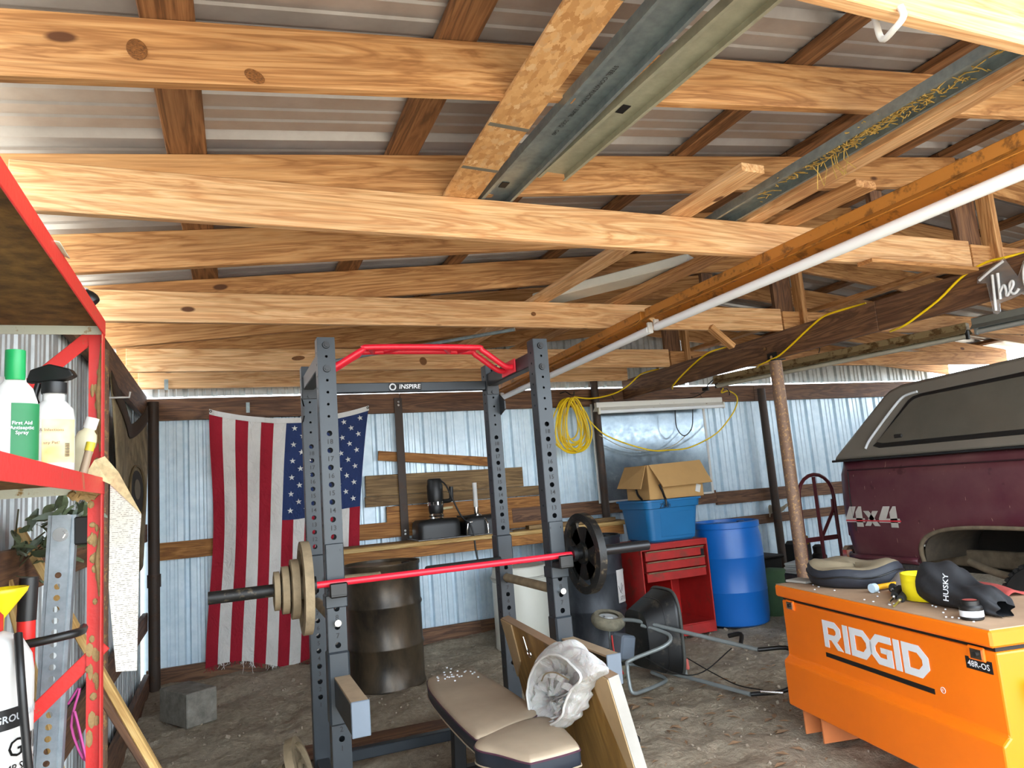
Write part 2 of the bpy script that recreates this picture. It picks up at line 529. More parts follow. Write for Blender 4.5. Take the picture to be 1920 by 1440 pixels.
# left wall
wl = struct('wall_left')
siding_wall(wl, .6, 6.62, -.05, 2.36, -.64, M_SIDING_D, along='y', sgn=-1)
board('top_plate', (-.60, .6, 2.25), (-.60, 3.6, 2.25), .19, .038, M_BROWN, wl)
board('top_plate', (-.60, 3.602, 2.25), (-.60, 6.5, 2.25), .19, .038, M_BROWN, wl)
board('girt', (-.60, .6, 1.24), (-.60, 6.5, 1.24), .14, .038, M_BROWN, wl)
board('girt', (-.60, .6, .55), (-.60, 6.5, .55), .14, .038, M_BROWN, wl)
board('sill_board', (-.59, 1.0, .06), (-.59, 6.5, .06), .19, .04, M_BROWN, wl)
wpost(-.545, 3.82, -.05, 2.18, .042, M_POST, wl)
wpost(-.545, 1.2, -.05, 2.18, .042, M_POST, wl)

# right wall beyond the pickup, open below the eave
wr = struct('wall_right')
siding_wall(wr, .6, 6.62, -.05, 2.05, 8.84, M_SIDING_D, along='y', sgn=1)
for y in (.8, 2.6, 4.8): wpost(8.74, y, -.05, 2.42, .045, M_POST, wr)
board('top_plate', (8.77, .6, 1.98), (8.77, 6.55, 1.98), .14, .038, M_BROWN, wr)

# ---- roof: trusses, purlins, sheets
RIDGE = 4.05
def rz(x): return 2.672 + .106 * x if x <= RIDGE else 2.672 + .106 * RIDGE - .106 * (x - RIDGE)
ce = struct('ceiling')
RY = [.38, 1.13, 1.90, 2.67, 3.43, 4.20, 4.95, 5.70, 6.47]
for i, y in enumerate(RY):
    h = .176
    board('rafter', (-.70, y, rz(-.70) - h/2), (RIDGE - .01, y, rz(RIDGE) - h/2 - .001), h, .038, M_RAFTER, ce)
    board('rafter', (RIDGE + .01, y, rz(RIDGE) - h/2 - .001), (8.95, y, rz(8.95) - h/2), h, .038, M_RAFTER, ce)
TY = [1.10, 2.69, 4.20, 5.71, 6.49]
for i, y in enumerate(TY):
    yy = y - .041
    board('tie_beam', (-.64, yy, 2.489), (3.99, yy, 2.487), .172, .038, M_TIE, ce)
    if i in (2, 3, 1, 0): board('tie_beam', (4.005, yy + .042 * 0, 2.48), (8.8, yy, 2.47), .15, .038, M_RAFTER, ce)
    if i < 4:
        board('web_post', (4.07, yy + .04, 2.40), (4.07, yy + .04, rz(4.07) - .19), .18, .038, M_BROWN, ce, up=(1, 0, 0))
        board('web_post', (4.19, yy - .02, 2.40), (4.19, yy - .02, rz(4.19) - .19), .045, .085, M_RAFTER, ce, up=(1, 0, 0))
    if i in (1, 2):
        board('web_post', (3.36, yy + .04, 2.57), (3.36, yy + .04, rz(3.36) - .185), .09, .038, M_BROWN, ce, up=(1, 0, 0))
for x, w, dx in ((-.10, .135, .06), (.70, .125, .04), (1.38, .09, .02), (2.09, .09, 0), (2.80, .09, 0), (3.50, .09, 0), (3.96, .09, 0),
                 (4.6, .09, 0), (5.3, .09, 0), (6.0, .09, 0), (6.8, .09, 0), (7.6, .09, 0), (8.5, .09, 0)):
    s = .106 if x < RIDGE else -.106
    for (ya, yb) in ((.3, 2.67), (2.674, 6.72)):
        xa = x - dx + dx * (ya + .6) / 3.6; xb = x - dx + dx * (yb + .6) / 3.6
        board('purlin', (xa, ya, rz(xa) + .0195), (xb, yb, rz(xb) + .0195), .037, w, M_PURLIN, ce, up=(-s, 0, 1))
# sheets: ribs run up the slope
PW = .914
for side in (0, 1):
    xa, xb = (-.85, RIDGE - .004) if side == 0 else (RIDGE + .004, 9.1)
    for i in range(7):
        y0 = .28 + i * .9205
        pr = rib_profile(.9205, .3068, .030, .006, .03, .075, 2)
        vs = []; fs = []
        for t, hgt in pr:
            for x in (xa, xb): vs.append((x, y0 + t, rz(x) + .041 + hgt + (.0015 if i % 2 else 0)))
        for j in range(len(pr) - 1): fs.append((2*j, 2*j+1, 2*j+3, 2*j+2))
        MB().add(vs, fs).build('roof_panel', M_ROOF, ce, fix=False)
cap = MB().add([(RIDGE - .15, 0.28, rz(RIDGE - .15) + .085), (RIDGE, 0.28, rz(RIDGE) + .095), (RIDGE + .15, 0.28, rz(RIDGE - .15) + .085),
                (RIDGE - .15, 6.71, rz(RIDGE - .15) + .085), (RIDGE, 6.71, rz(RIDGE) + .095), (RIDGE + .15, 6.71, rz(RIDGE - .15) + .085)], [(0, 1, 4, 3), (1, 2, 5, 4)])
cap.build('ridge_cap', M_ROOF, ce)
# centre beam
board('support_beam', (4.0, .35, 2.300), (4.0, 3.30, 2.302), .20, .04, M_BROWN, ce)
board('support_beam', (4.0, 3.302, 2.302), (4.0, 6.55, 2.312), .20, .04, M_BROWN, ce)
# braces lying along the ties right of the beam and blocks
for x, z in ((4.62, 2.60), (5.5, 2.60)):
    board('brace', (x, .95, z), (x - .25, 6.4, z), .085, .038, M_RAFTER, ce, up=(1, 0, 0))
board('brace', (3.30, 4.14, 2.42), (3.48, 4.13, 2.27), .06, .038, M_RAFTER, ce, up=(0, 1, 0))
board('brace', (3.05, 2.55, 2.372), (3.95, 2.62, 2.388), .022, .09, M_RAFTER, ce)
# support posts under the beam
for yy in (4.28, 1.0):
    sp = tag(empty('support_post', (4.0, yy, 0)), 'round rusty steel pipe post with rough flaking paint holding the brown beam' if yy > 1 else 'rusty steel pipe post under the near end of the brown beam', 'post')
    b = MB().cyl((4.0, yy, -.05), (4.0, yy, 2.19), .047, n=20); b.build('pipe', M_POST, sp, smooth=40)
    b = MB().box((4.0, yy, 2.195), (.10, .12, .008)).box((3.975, yy, 2.225), (.006, .10, .06))
    b.build('saddle_plate', M_DARK, sp)
    for dz, y2 in ((2.30, yy + .06), (2.22, yy)): MB().cyl((3.985, y2, dz), (3.965, y2, dz), .014, n=8).build('bolt_head', M_CHROME, sp)

# large knots in the nearest timbers
def knot(x, y, z, rx, rz_, tilt=0):
    T = face_frame((x, y, z), (math.cos(tilt), 0, math.sin(tilt)), (0, -1, 0)) @ Matrix.Diagonal((rx, rz_, 1, 1))
    MB().lathe([(1.0, 0), (.96, .0012), (.02, .0015)], 22, T, cap1=True).build('knot', M_KNOT, ce)
q = NT('knot'); tc = q.n('ShaderNodeTexCoord'); 
mp = q.coords((30, 30, 90)); wv = q.noise(mp, 2.0, 3, .6, 2.5)
q.color(q.ramp(wv, [(.35, lin('#53300f')), (.65, lin('#94602f'))], out='Fac')); M_KNOT = q.set(.6)
knot(-.188, 1.8795, 2.56, .024, .030, .3); knot(.095, 1.8795, 2.53, .028, .018, -.5)
knot(3.0, 2.6295, 2.49, .02, .014, .2); knot(1.9, 4.1385, 2.49, .018, .014); knot(1.55, 5.6485, 2.47, .03, .035, .4); knot(.55, 5.6485, 2.50, .05, .018, .1)
# ================================================================ POWER RACK
M_DUSTY = plain('dusty_iron', '#8b7a5f', .85, 0, .25, 12, .3)
M_IRON = plain('black_iron', '#191918', .5, .2, .3, 12, .2, dust=('#7d6d54', .25))
M_REDBAR = plain('red_powder_coat', '#e01f35', .38, 0, .08, 6)
M_CAPGREY = plain('grey_end_cap', '#66707b', .5, .1, .08, 6)
M_TANDUST = plain('dust_covered_pad', '#a08a6e', .9, 0, .15, 9)

def strip_holes(mb, W, L, holes, M, n=14):
    """flat wall W wide (x), L long (y) with round holes (y, r)"""
    hs = sorted(holes); edges = [0.0]
    for i in range(len(hs) - 1): edges.append((hs[i][0] + hs[i+1][0]) / 2)
    edges.append(L)
    for i, (c, r) in enumerate(hs):
        lo, hi = edges[i], edges[i+1]
        ang = [2 * math.pi * k / n for k in range(n)]
        cor = [math.atan2(dy, dx) % (2*math.pi) for dx, dy in ((W/2, hi-c), (-W/2, hi-c), (-W/2, lo-c), (W/2, lo-c))]
        ang = sorted(set([round(a, 5) for a in ang + cor]))
        inn = []; out = []
        for a in ang:
            ca, sa = math.cos(a), math.sin(a)
            t = 1e9
            if abs(ca) > 1e-6: t = min(t, (W/2) / abs(ca))
            if sa > 1e-6: t = min(t, (hi - c) / sa)
            if sa < -1e-6: t = min(t, (c - lo) / -sa)
            inn.append((r * ca, c + r * sa, 0)); out.append((t * ca, c + t * sa, 0))
        k = len(ang)
        mb.add(inn + out, [(j, (j+1) % k, k + (j+1) % k, k + j) for j in range(k)], M)

RACKX = (.44, 1.515); RACKY = (3.29, 4.02)
rack = thing('power_rack', 'charcoal steel power rack with numbered uprights and red pull-up bar', 'power rack', (.98, 3.65, 0))
HW = .038
big = [(1.68 - (18 - k) * .0762, .0125) for k in range(1, 19)]
small = [(1.757 + .055 * k, .0062) for k in range(7)]
side = [(.36 + .0762 * k, .0062) for k in range(18)] + [(1.78 + .055 * k, .0062) for k in range(6)]
H = 2.12
for yi, y in enumerate(RACKY):
    for xi, x in enumerate(RACKX):
        b = MB()
        for sy in (-1, 1):
            b_holes = big + small
            strip_holes(b, 2*HW, H, b_holes, face_frame((x, y + sy*HW, 0), (-sy*1.0, 0, 0), (0, sy, 0)) @ Matrix.Identity(4))
        for sx in (-1, 1):
            strip_holes(b, 2*HW, H, side, face_frame((x + sx*HW, y, 0), (0, sx, 0), (sx, 0, 0)), n=8)
        b.add([(x-HW, y-HW, H), (x+HW, y-HW, H), (x+HW, y+HW, H), (x-HW, y+HW, H)], [(0, 1, 2, 3)])
        up = b.build('upright', M_RACK, rack, solid=.004, fix=False)
        nb = MB()
        skip = {0: (10,), 1: ()}[yi]
        for k in range(1, 19):
            if yi == 0 and k in (10, 3, 4): continue
            if yi == 1 and k in (10, 11): continue
            z = 1.68 - (18 - k) * .0762 - .038
            if yi == 0 and k == 11: z -= .02
            fy = y - HW - .003 - (.006 if yi == 0 and k in (11, 5) else 0)
            t = letters(str(k), face_frame((x, fy, z), (1, 0, 0), (0, -1, 0)), .030, None)
            nb.add(t.v, t.f)
        nb.build('hole_numbers', M_PRINT, up, fix=False, kind='stuff')
        if yi == 0:
            for z in (1.975, 2.085):
                b = MB().cyl((x, y - HW - .001, z), (x, y - HW - .010, z), .018, .016, n=14).cyl((x, y - HW - .010, z), (x, y - HW - .015, z), .010, n=6)
                b.build('bolt_head', M_BLACKM, up, smooth=30)
# top side beams, base beams
for x in RACKX:
    b = MB().box((x, sum(RACKY)/2, 2.03), (.06, RACKY[1]-RACKY[0]-.076, .076), bev=.004); b.build('side_beam', M_BLACKM, rack)
    b = MB().box((x, sum(RACKY)/2, .05), (.06, RACKY[1]-RACKY[0]-.076, .07), bev=.004); b.build('base_beam', M_BLACKM, rack)
    sx = 1 if x > 1 else -1
    for zc in (2.05,):
        b = MB().prism([(0, 0), (.10, .06), (.10, .11), (0, .14)], -.004, .004, face_frame((x + .040*sx, RACKY[1]-.02, 1.95), (0, -1, 0), (1, 0, 0)))
        b.build('gusset_plate', M_BLACKM, rack)
b = MB().box((sum(RACKX)/2, RACKY[1], 2.0), (RACKX[1]-RACKX[0]-.076, .05, .055), bev=.004)
xm = b.build('cross_member', M_RACK, rack)
b = MB().box((.98, RACKY[1] - .027, 2.0), (.19, .003, .042)); bd = b.build('name_badge', M_PRINT, xm)
t = letters('INSPIRE', face_frame((1.005, RACKY[1] - .030, 2.0), (1, 0, 0), (0, -1, 0)), .036, None, sx=1.05)
rg = MB().tube([(.905 + .017*math.cos(a), RACKY[1]-.0295, 2.0 + .017*math.sin(a)) for a in [i*math.pi/10 for i in range(20)]], .0042, 6, closed=True)
t.add(rg.v, rg.f); t.build('lettering', M_WPRINT, xm, fix=False)
b = MB().box((sum(RACKX)/2, RACKY[1], .06), (RACKX[1]-RACKX[0]-.076, .05, .055), bev=.004); b.build('cross_member', M_RACK, rack)
for x in RACKX:                                                       # fixing plates of the rear cross member
    b = MB().box((x, RACKY[1] - .041, 2.0), (.076, .005, .12), bev=.003)
    for dz in (.045, -.045): b.cyl((x, RACKY[1]-.043, 2.0 + dz), (x, RACKY[1]-.052, 2.0+dz), .011, n=8)
    b.build('fixing_plate', M_BLACKM, rack)
# red multi-grip pull-up bar
for dy, nm in ((-.06, 'pull_up_bar'), (.06, 'pull_up_bar')):
    y = 3.62 + dy
    pts = [(.478, y, 2.03), (.52, y, 2.04), (.66, y, 2.125), (.72, y, 2.142), (1.25, y, 2.142), (1.31, y, 2.125), (1.43, y, 2.04), (1.477, y, 2.03)]
    MB().tube(pts, .0155, 12, smooth=4).build(nm, M_REDBAR, rack, smooth=60)
for xa, xb in ((.70, .74), (.86, .80), (1.10, 1.16), (1.25, 1.21)):
    MB().cyl((xa, 3.56, 2.14), (xb, 3.68, 2.14), .013, n=10).build('grip', M_REDBAR, rack, smooth=40)
for x in (.474, 1.481):
    MB().box((x, 3.62, 2.035), (.008, .2, .075), bev=.003).build('pull_up_bracket', M_REDBAR, rack)
# pipe safeties between the uprights and their pins
for x in RACKX:
    b = MB().cyl((x, RACKY[0] + .04, .86), (x, RACKY[1] - .04, .86), .024, n=16); b.build('safety_pipe', M_DUSTY, rack, smooth=40)
    b = MB().cyl((x, RACKY[0] - HW, .86), (x, RACKY[0] - HW - .03, .86), .014, n=12); b.build('pin_head', M_CHROME, rack, smooth=40)
# sleeves with dip handles on the rear uprights
for x, x2, e in ((RACKX[0], .76, 1), (RACKX[1], 1.02, -1)):
    b = MB().box((x, RACKY[1] - .003, 1.02), (.094, .092, .17), bev=.006); b.build('sleeve', M_RACK, rack)
    b = MB().tube([(x + e*.04, RACKY[1]-.06, .965), (x + e*.16, RACKY[1]-.07, .965), (x2 - e*.06, RACKY[1]-.10, .965), (x2, RACKY[1]-.13, .968)], .021, 12, smooth=5)
    b.build('dip_handle', M_DUSTY if e > 0 else M_RUBBER, rack, smooth=50)
# j-cups
for x in RACKX:
    b = MB().box((x, RACKY[0] - HW - .006, 1.10), (.078, .008, .19), bev=.003)
    for dx in (-.028, .028):
        for dz in (.065, -.065): b.cyl((x+dx, RACKY[0]-HW-.009, 1.10+dz), (x+dx, RACKY[0]-HW-.013, 1.10+dz), .006, n=8)
    jc = b.build('j_cup', M_RACK, rack)
    b = MB().box((x, 3.205, .988), (.075, .10, .030), bev=.006).box((x, 3.163, 1.008), (.075, .018, .055), bev=.005); b.build('hook', M_BLACKP, jc)
    b = MB().box((x, RACKY[0] - .003, .95), (.094, .094, .055), bev=.004); b.build('collar', M_RACK, jc)
# spotter arms
for x in RACKX:
    b = MB().box((x, RACKY[0] - .002, .59), (.092, .092, .30), bev=.008); sl = b.build('spotter_arm', M_RACK, rack)
    b = MB().box((x + .01, 3.03, .575), (.066, .45, .115), bev=.004); b.build('arm', M_BLACKM, sl)
    b = MB().box((x + .01, 3.03, .635), (.064, .44, .008)); b.build('pad', M_TANDUST, sl)
    b = MB().box((x + .01, 2.80, .578), (.070, .008, .128), bev=.003); b.build('end_cap', M_CAPGREY, sl)

# ---- barbell and plates
bb = thing('barbell', 'barbell with a red shaft and black sleeves resting in the rack hooks', 'barbell', (.98, 3.2, 1.03))
MB().cyl((.34, 3.2, 1.032), (1.575, 3.2, 1.032), .0145, n=14).build('shaft', M_REDBAR, bb, smooth=40)
MB().cyl((-.07, 3.2, 1.032), (.335, 3.2, 1.032), .0255, n=18).cyl((.33, 3.2, 1.032), (.352, 3.2, 1.032), .038, n=18).build('sleeve', M_IRON, bb, smooth=40)
MB().cyl((1.58, 3.2, 1.032), (2.0, 3.2, 1.032), .0255, n=18).cyl((1.563, 3.2, 1.032), (1.585, 3.2, 1.032), .038, n=18).build('sleeve', M_BLACKM, bb, smooth=40)
def plate(name, label, c, r, w, m, axis=(1, 0, 0), group=None, slots=False):
    """iron disc with a thick rim, a thin web and a hub; c = centre"""
    F = frame(c, Vector(c) + Vector(axis)); Z = F @ Matrix(((0, 0, 1, 0), (1, 0, 0, 0), (0, 1, 0, 0), (0, 0, 0, 1)))
    p = tag(empty(name, c), label, 'weight plate', group)
    rim = [(r*.82, -w*.5), (r, -w*.42), (r, w*.42), (r*.82, w*.5), (r*.80, w*.2), (r*.80, -w*.2), (r*.82, -w*.5)]
    MB().lathe(rim, 40, Z, cap0=False, cap1=False).build('rim', m, p, smooth=35)
    if slots:
        b = MB()
        for k in range(4):
            a = k * math.pi / 2 + .5
            arc = []
            for t in range(7): arc.append((r*.81*math.cos(a + t*.12), r*.81*math.sin(a + t*.12)))
            for t in range(6, -1, -1): arc.append((r*.30*math.cos(a + t*.12), r*.30*math.sin(a + t*.12)))
            b.prism(arc, -w*.15, w*.15, Z)
        b.lathe([(.026, -w*.15), (r*.66, -w*.15), (r*.66, w*.15), (.026, w*.15)], 32, Z, cap0=False, cap1=False)
        b.build('web', m, p)
    else:
        MB().lathe([(.026, -w*.18), (r*.81, -w*.18), (r*.81, w*.18), (.026, w*.18)], 32, Z, cap0=False, cap1=False).build('web', m, p)
    MB().lathe([(.027, -w*.46), (.05, -w*.46), (.052, 0), (.05, w*.46), (.027, w*.46)], 24, Z, cap0=False, cap1=False).build('hub', m, p, smooth=40)
    return p
plate('weight_plate', 'largest dusty iron plate on the left barbell sleeve', (.308, 3.2, 1.028), .192, .042, M_DUSTY)
plate('weight_plate', 'second dusty plate on the left sleeve, next to the largest', (.264, 3.2, 1.028), .122, .036, M_DUSTY)
plate('weight_plate', 'third dusty plate outward on the left barbell sleeve', (.226, 3.2, 1.028), .097, .032, M_DUSTY)
plate('weight_plate', 'smallest outermost dusty plate on the left barbell sleeve', (.193, 3.2, 1.028), .079, .026, M_DUSTY)
plate('weight_plate', 'black iron plate with hand slots and dusty rim on the right barbell sleeve', (1.635, 3.2, 1.03), .195, .045, M_IRON, slots=True)
plate('weight_plate', 'small dusty plate behind the slotted plate on the right sleeve', (1.678, 3.2, 1.03), .085, .03, M_DUSTY)
plate('weight_plate', 'tan dusty weight plate leaning on the ground beside the left rack upright', (.30, 3.62, .165), .155, .045, M_DUSTY, (1, -.25, .35), slots=True)
plate('weight_plate', 'small tan weight plate on the ground in front of the leaning plate', (.235, 3.56, .13), .10, .036, M_DUSTY, (1, -.25, .35))

# ================================================================ FLAG
def fabric(name, col, rough=.85):
    q = NT(name); mp = q.coords((1, 1, 1), rnd=False); n = q.noise(mp, 5, 4)
    c = lin(col); q.color(q.ramp(n, [(.3, tuple(v*.86 for v in c[:3])), (.7, c)]))
    mw = q.coords((5, 1, 3), rnd=False); mw.inputs['Rotation'].default_value = (0, .75, 0); nw_ = q.noise(mw, 3.2, 5, .6, .8); q.bump(nw_, 0, .75, .035); return q.set(rough)
M_FRED = fabric('flag_red', '#a8142b'); M_FWHITE = fabric('flag_white', '#e9e6e0'); M_FBLUE = fabric('flag_blue', '#263a6b')
flag = thing('american_flag', 'large frayed american flag hung sideways on the back wall', 'flag', (.55, 6.5, .1))
def flag_pt(u, v, off=0.0):
    """u across the hanging width, v down"""
    xt = -.11 + 1.355 * u; zt = 2.222 - .40 * u * (1 - u) - .012 * u
    xb = -.17 + 1.17 * u; zb = .12 - .05 * u + .04 * math.sin(u * 9)
    x = xt + (xb - xt) * v; z = zt + (zb - zt) * v
    x += .06 * math.sin(v * 3.1) ** 2 * (1 - u) ** 3 * (1 - .5 * v) - .02 * math.sin(v * 5) * u
    y = 6.505 + .020 * math.sin(7 * (u * 1.1 - v * .9) + 1) + .009 * math.sin(19 * (u - v * .55)) + .016 * math.sin(u * 15 + 2*v) * v + .006 * math.sin(37 * (u + v * .5))
    y += .006 * noise.noise(Vector((u * 14, v * 9, 0)))
    return (x, y + off, z)
NV = 64; NC = 52; CV = .415
b = MB()
vs = [flag_pt(i / NC, j / NV) for i in range(NC + 1) for j in range(NV + 1)]
for i in range(NC):
    for j in range(NV):
        u = (i + .5) / NC; v = (j + .5) / NV; s = int(u * 13)
        a = i * (NV+1) + j
        b.cur = 2 if (u > 6/13 and v < CV) else (0 if s % 2 == 0 else 1)
        b.f.append((a, a + NV + 1, a + NV + 2, a + 1)); b.mi.append(b.cur)
b.v = vs
b.build('cloth', [M_FRED, M_FWHITE, M_FBLUE], flag, smooth=180, fix=False)
b = MB()
b.grid(lambda u, v: (flag_pt(u, 0)[0], flag_pt(u, 0)[1] - .004, flag_pt(u, 0)[2] + .012 - .045 * v), 40, 1)
b.build('header_band', M_WHITE, flag, solid=.003)
star_me = None
pts = []
for i in range(10):
    a = math.pi/2 + i * math.pi / 5; r = .027 if i % 2 == 0 else .0105
    pts.append((r * math.cos(a), r * math.sin(a)))
sm = MB(); sm.prism(pts, 0, .0015); star_me = bpy.data.meshes.new('star')
star_me.from_pydata(sm.v, [], sm.f); star_me.materials.append(M_WHITE)
for r in range(9):
    for c in range(6 if r % 2 == 0 else 5):
        u = 6/13 + (7/13) * (r + 1) / 10; v = CV * ((c + .5) / 6 if r % 2 == 0 else (c + 1) / 6) + .004
        P = flag_pt(u, v, -.006)
        d = Vector(flag_pt(u + .01, v)) - Vector(flag_pt(u - .01, v)); e = Vector(flag_pt(u, v - .01)) - Vector(flag_pt(u, v + .01))
        nrm = d.cross(e).normalized()
        if nrm.y > 0: nrm = -nrm
        M = face_frame(P, d, nrm)
        new_obj('star', star_me, None, flag, M)
b = MB(); rr = random.Random(4)
for i in range(150):
    u = rr.random(); P = flag_pt(u, 1.0); L = rr.uniform(.01, .05) + (.08 if rr.random() < .06 else 0)
    b.cur = 0 if int(u * 13) % 2 == 0 else 1
    b.tube([P, (P[0] + rr.uniform(-.01, .01), P[1] - .003, P[2] - L*.5), (P[0] + rr.uniform(-.02, .02), P[1], P[2] - L)], .0018, 3, caps=False)
b.build('frayed_fringe', [M_FRED, M_FWHITE], flag, kind='stuff', fix=False)
for u in (.008, .992):
    P = flag_pt(u, 0); MB().tube([(P[0] + .009*math.cos(a), P[1]-.009, P[2]-.005 + .009*math.sin(a)) for a in [k*math.pi/6 for k in range(12)]], .003, 6, closed=True).build('grommet', M_DARK, flag)

# ================================================================ WORKBENCH WALL
def loose(name, label, p0, p1, w, t, m, up=(0, 0, 1), cat='board', group=None):
    o = board(name, p0, p1, w, t, m, None, up); return tag(o, label, cat, group)
board('plank', (1.19, 6.575, 1.487), (2.75, 6.575, 1.472), .19, .022, M_GREYWOOD, wb)
board('plank', (1.18, 6.570, 1.344), (3.05, 6.570, 1.325), .092, .03, M_GREYWOOD, wb)
board('plank', (1.37, 6.572, 1.208), (3.1, 6.572, 1.19), .16, .025, M_ORANGEWOOD, wb)
board('plank', (1.60, 6.570, 1.052), (3.1, 6.570, 1.045), .14, .025, M_ORANGEWOOD, wb)
loose('timber_board', 'yellow offcut board wedged slanting high behind the flat wall post', (1.32, 6.575, 1.76), (2.46, 6.575, 1.635), .088, .03, M_ORANGEWOOD)
wk = thing('workbench', 'narrow plank workbench shelf fixed along the back wall', 'workbench', (2.2, 6.3, 0))
for y, nm in ((6.12, 0), (6.25, 1), (6.38, 2)):
    board('plank', (.86, y, .958), (3.62 + .03*nm, y, .958), .036, .118, M_PINE if nm == 0 else M_GREYWOOD, wk)
board('front_rail', (.84, 6.09, .895), (3.55, 6.09, .895), .088, .038, M_ORANGEWOOD, wk)
board('plank', (2.6, 6.2, .995), (3.52, 6.2, .995), .036, .09, M_GREYWOOD, wk)
for x in (.95, 2.3, 3.45): board('bracket', (x, 6.11, .905), (x, 6.44 if x < 1.3 else 6.55, .905), .06, .038, M_BROWN, wk)
for x in (3.42,): board('leg', (x, 6.30, .0), (x, 6.30, .87), .07, .038, M_BROWN, wk, up=(1, 0, 0))

# upturned double sink with its waste unit
sk = thing('double_sink', 'black double-bowl sink lying upside down on the bench', 'sink', (1.95, 6.3, .98))
def bowl(x0, x1):
    b = MB(); cx = (x0+x1)/2; hw = (x1-x0)/2
    prof = [(1.0, 1.0, .985), (1.0, 1.0, 1.09), (.97, .97, 1.125), (.88, .88, 1.145), (.0, .0, 1.147)]
    def rr(sx, sy, z, n=28):
        out = []
        for i in range(n):
            a = 2*math.pi*i/n; ca, sa = math.cos(a), math.sin(a); e = .32
            out.append((cx + hw*sx*math.copysign(abs(ca)**e, ca), 6.31 + .15*sy*math.copysign(abs(sa)**e, sa), z))
        return out
    n = 28; vs = []
    for sx, sy, z in prof: vs += rr(max(sx, .001), max(sy, .001), z)
    fs = [(j*n+i, j*n+(i+1) % n, (j+1)*n+(i+1) % n, (j+1)*n+i) for j in range(len(prof)-1) for i in range(n)]
    b.add(vs, fs); return b
bowl(1.56, 1.96).build('bowl', M_BLACKP, sk, smooth=50)
bowl(1.99, 2.39).build('bowl', M_BLACKP, sk, smooth=50)
MB().box((1.975, 6.31, .982), (.88, .42, .010), bev=.003).build('rim', galv('sink_rim', '#55524d', '#777777', .3, .6), sk)
dz = thing('garbage_disposal', 'black cylindrical waste disposer standing upside down on the sink', 'disposal unit', (1.765, 6.3, 1.147))
MB().lathe([(.060, .048), (.066, .07), (.068, .10), (.066, .13), (.064, .135), (.068, .15), (.072, .19), (.072, .30), (.066, .315), (.066, .345), (.056, .36), (.03, .362)], 28, Matrix.Translation((1.765, 6.3, 1.147))).build('motor_body', M_BLACKP, dz, smooth=35)
MB().lathe([(.062, 0), (.068, .006), (.064, .02), (.069, .03), (.062, .048)], 24, Matrix.Translation((1.765, 6.3, 1.147))).build('mounting_ring', M_CHROME, dz, smooth=35)
b = MB()
for k in range(12):
    a = k*math.pi/6; b.box((1.765 + .070*math.cos(a), 6.3 + .070*math.sin(a), 1.285), (.012, .012, .028), rot=(0, 0, a))
b.build('clamp_band', M_CHROME, dz, kind='stuff')
MB().tube([(1.83, 6.28, 1.30), (1.87, 6.25, 1.30), (1.892, 6.235, 1.315), (1.895, 6.23, 1.35), (1.897, 6.23, 1.425)], .019, 12, smooth=4).build('elbow_pipe', M_BLACKP, dz, smooth=50)
MB().cyl((1.825, 6.27, 1.235), (1.905, 6.24, 1.24), .012, n=10).build('drain_spigot', plain('brass_dust', '#c2b48c', .4), dz, smooth=40)
MB().tube([(1.80, 6.24, 1.49), (1.84, 6.2, 1.44), (1.88, 6.17, 1.33), (1.93, 6.14, 1.19), (1.965, 6.12, 1.13), (2.0, 6.10, 1.10), (2.03, 6.08, 1.00), (2.035, 6.06, .85), (2.05, 6.05, .74)], .008, 8, smooth=5).build('power_cable', M_BLACKP, dz, smooth=60)
fc = thing('kitchen_faucet', 'upturned faucet with a white tailpipe and hoses on the sink', 'faucet', (2.15, 6.3, 1.147))
MB().cyl((2.145, 6.3, 1.22), (2.145, 6.3, 1.445), .021, n=14).build('tail_pipe', M_WHITE, fc, smooth=40)
MB().lathe([(.045, 0), (.045, .008), (.02, .014), (.024, .05), (.022, .074)], 20, Matrix.Translation((2.145, 6.3, 1.147))).build('base_nut', M_CHROME, fc, smooth=35)
for k, pp in enumerate(([(1.99, 6.13, .985), (1.99, 6.12, 1.04), (2.005, 6.12, 1.09), (2.04, 6.11, 1.10)], [(2.16, 6.26, 1.16), (2.18, 6.14, 1.10), (2.185, 6.12, 1.04), (2.185, 6.12, .985)])):
    MB().tube(pp, .009, 8, smooth=5).build('supply_hose', M_CHROME, fc, smooth=60)
MB().tube([(2.13, 6.26, 1.155), (2.02, 6.2, 1.15), (1.92, 6.18, 1.155)], .008, 8, smooth=4).build('spray_hose', M_DARK, fc, smooth=60)

# ---- drums
def drum(name, label, c, r, h, m, rings=(.33, .66), lid=True, extra=None):
    t = thing(name, label, 'drum', c)
    T = Matrix.Translation(Vector(c))
    pr = [(r*.97, 0), (r*1.012, .005), (r*1.012, .02), (r*.985, .03)]
    for q in rings: pr += [(r*.985, h*q - .022), (r*1.015, h*q - .006), (r*1.015, h*q + .006), (r*.985, h*q + .022)]
    pr += [(r*.985, h - .03), (r*1.012, h - .02), (r*1.012, h), (r*.965, h), (r*.965, h - .02)]
    MB().lathe(pr, 48, T, cap1=False).build('shell', m, t, smooth=40)
    MB().lathe([(.01, h - .02), (r*.965, h - .02)], 48, T, cap0=True, cap1=False).build('lid', m, t)
    MB().lathe([(.03, h - .02), (.03, h - .008), (.012, h - .006)], 12, T @ Matrix.Translation((r*.6, -.05, 0))).build('bung', M_DARK, t, smooth=40)
    return t
def drum_mat(name, base, rust, scale=5, amt=.5, rough=.35, metal=.5):
    q = NT(name); mp = q.coords((1, 1, .5), rnd=False)
    n = q.noise(mp, scale, 7, .65, .4); n2 = q.noise(mp, 30, 4)
    k = q.ramp(n, [(.35, (0, 0, 0, 1)), (.35 + amt, (1, 1, 1, 1))])
    q.color(q.mix(k, lin(base), lin(rust))); q.bump(n2, 0, .15, .003); return q.set(rough, metal)
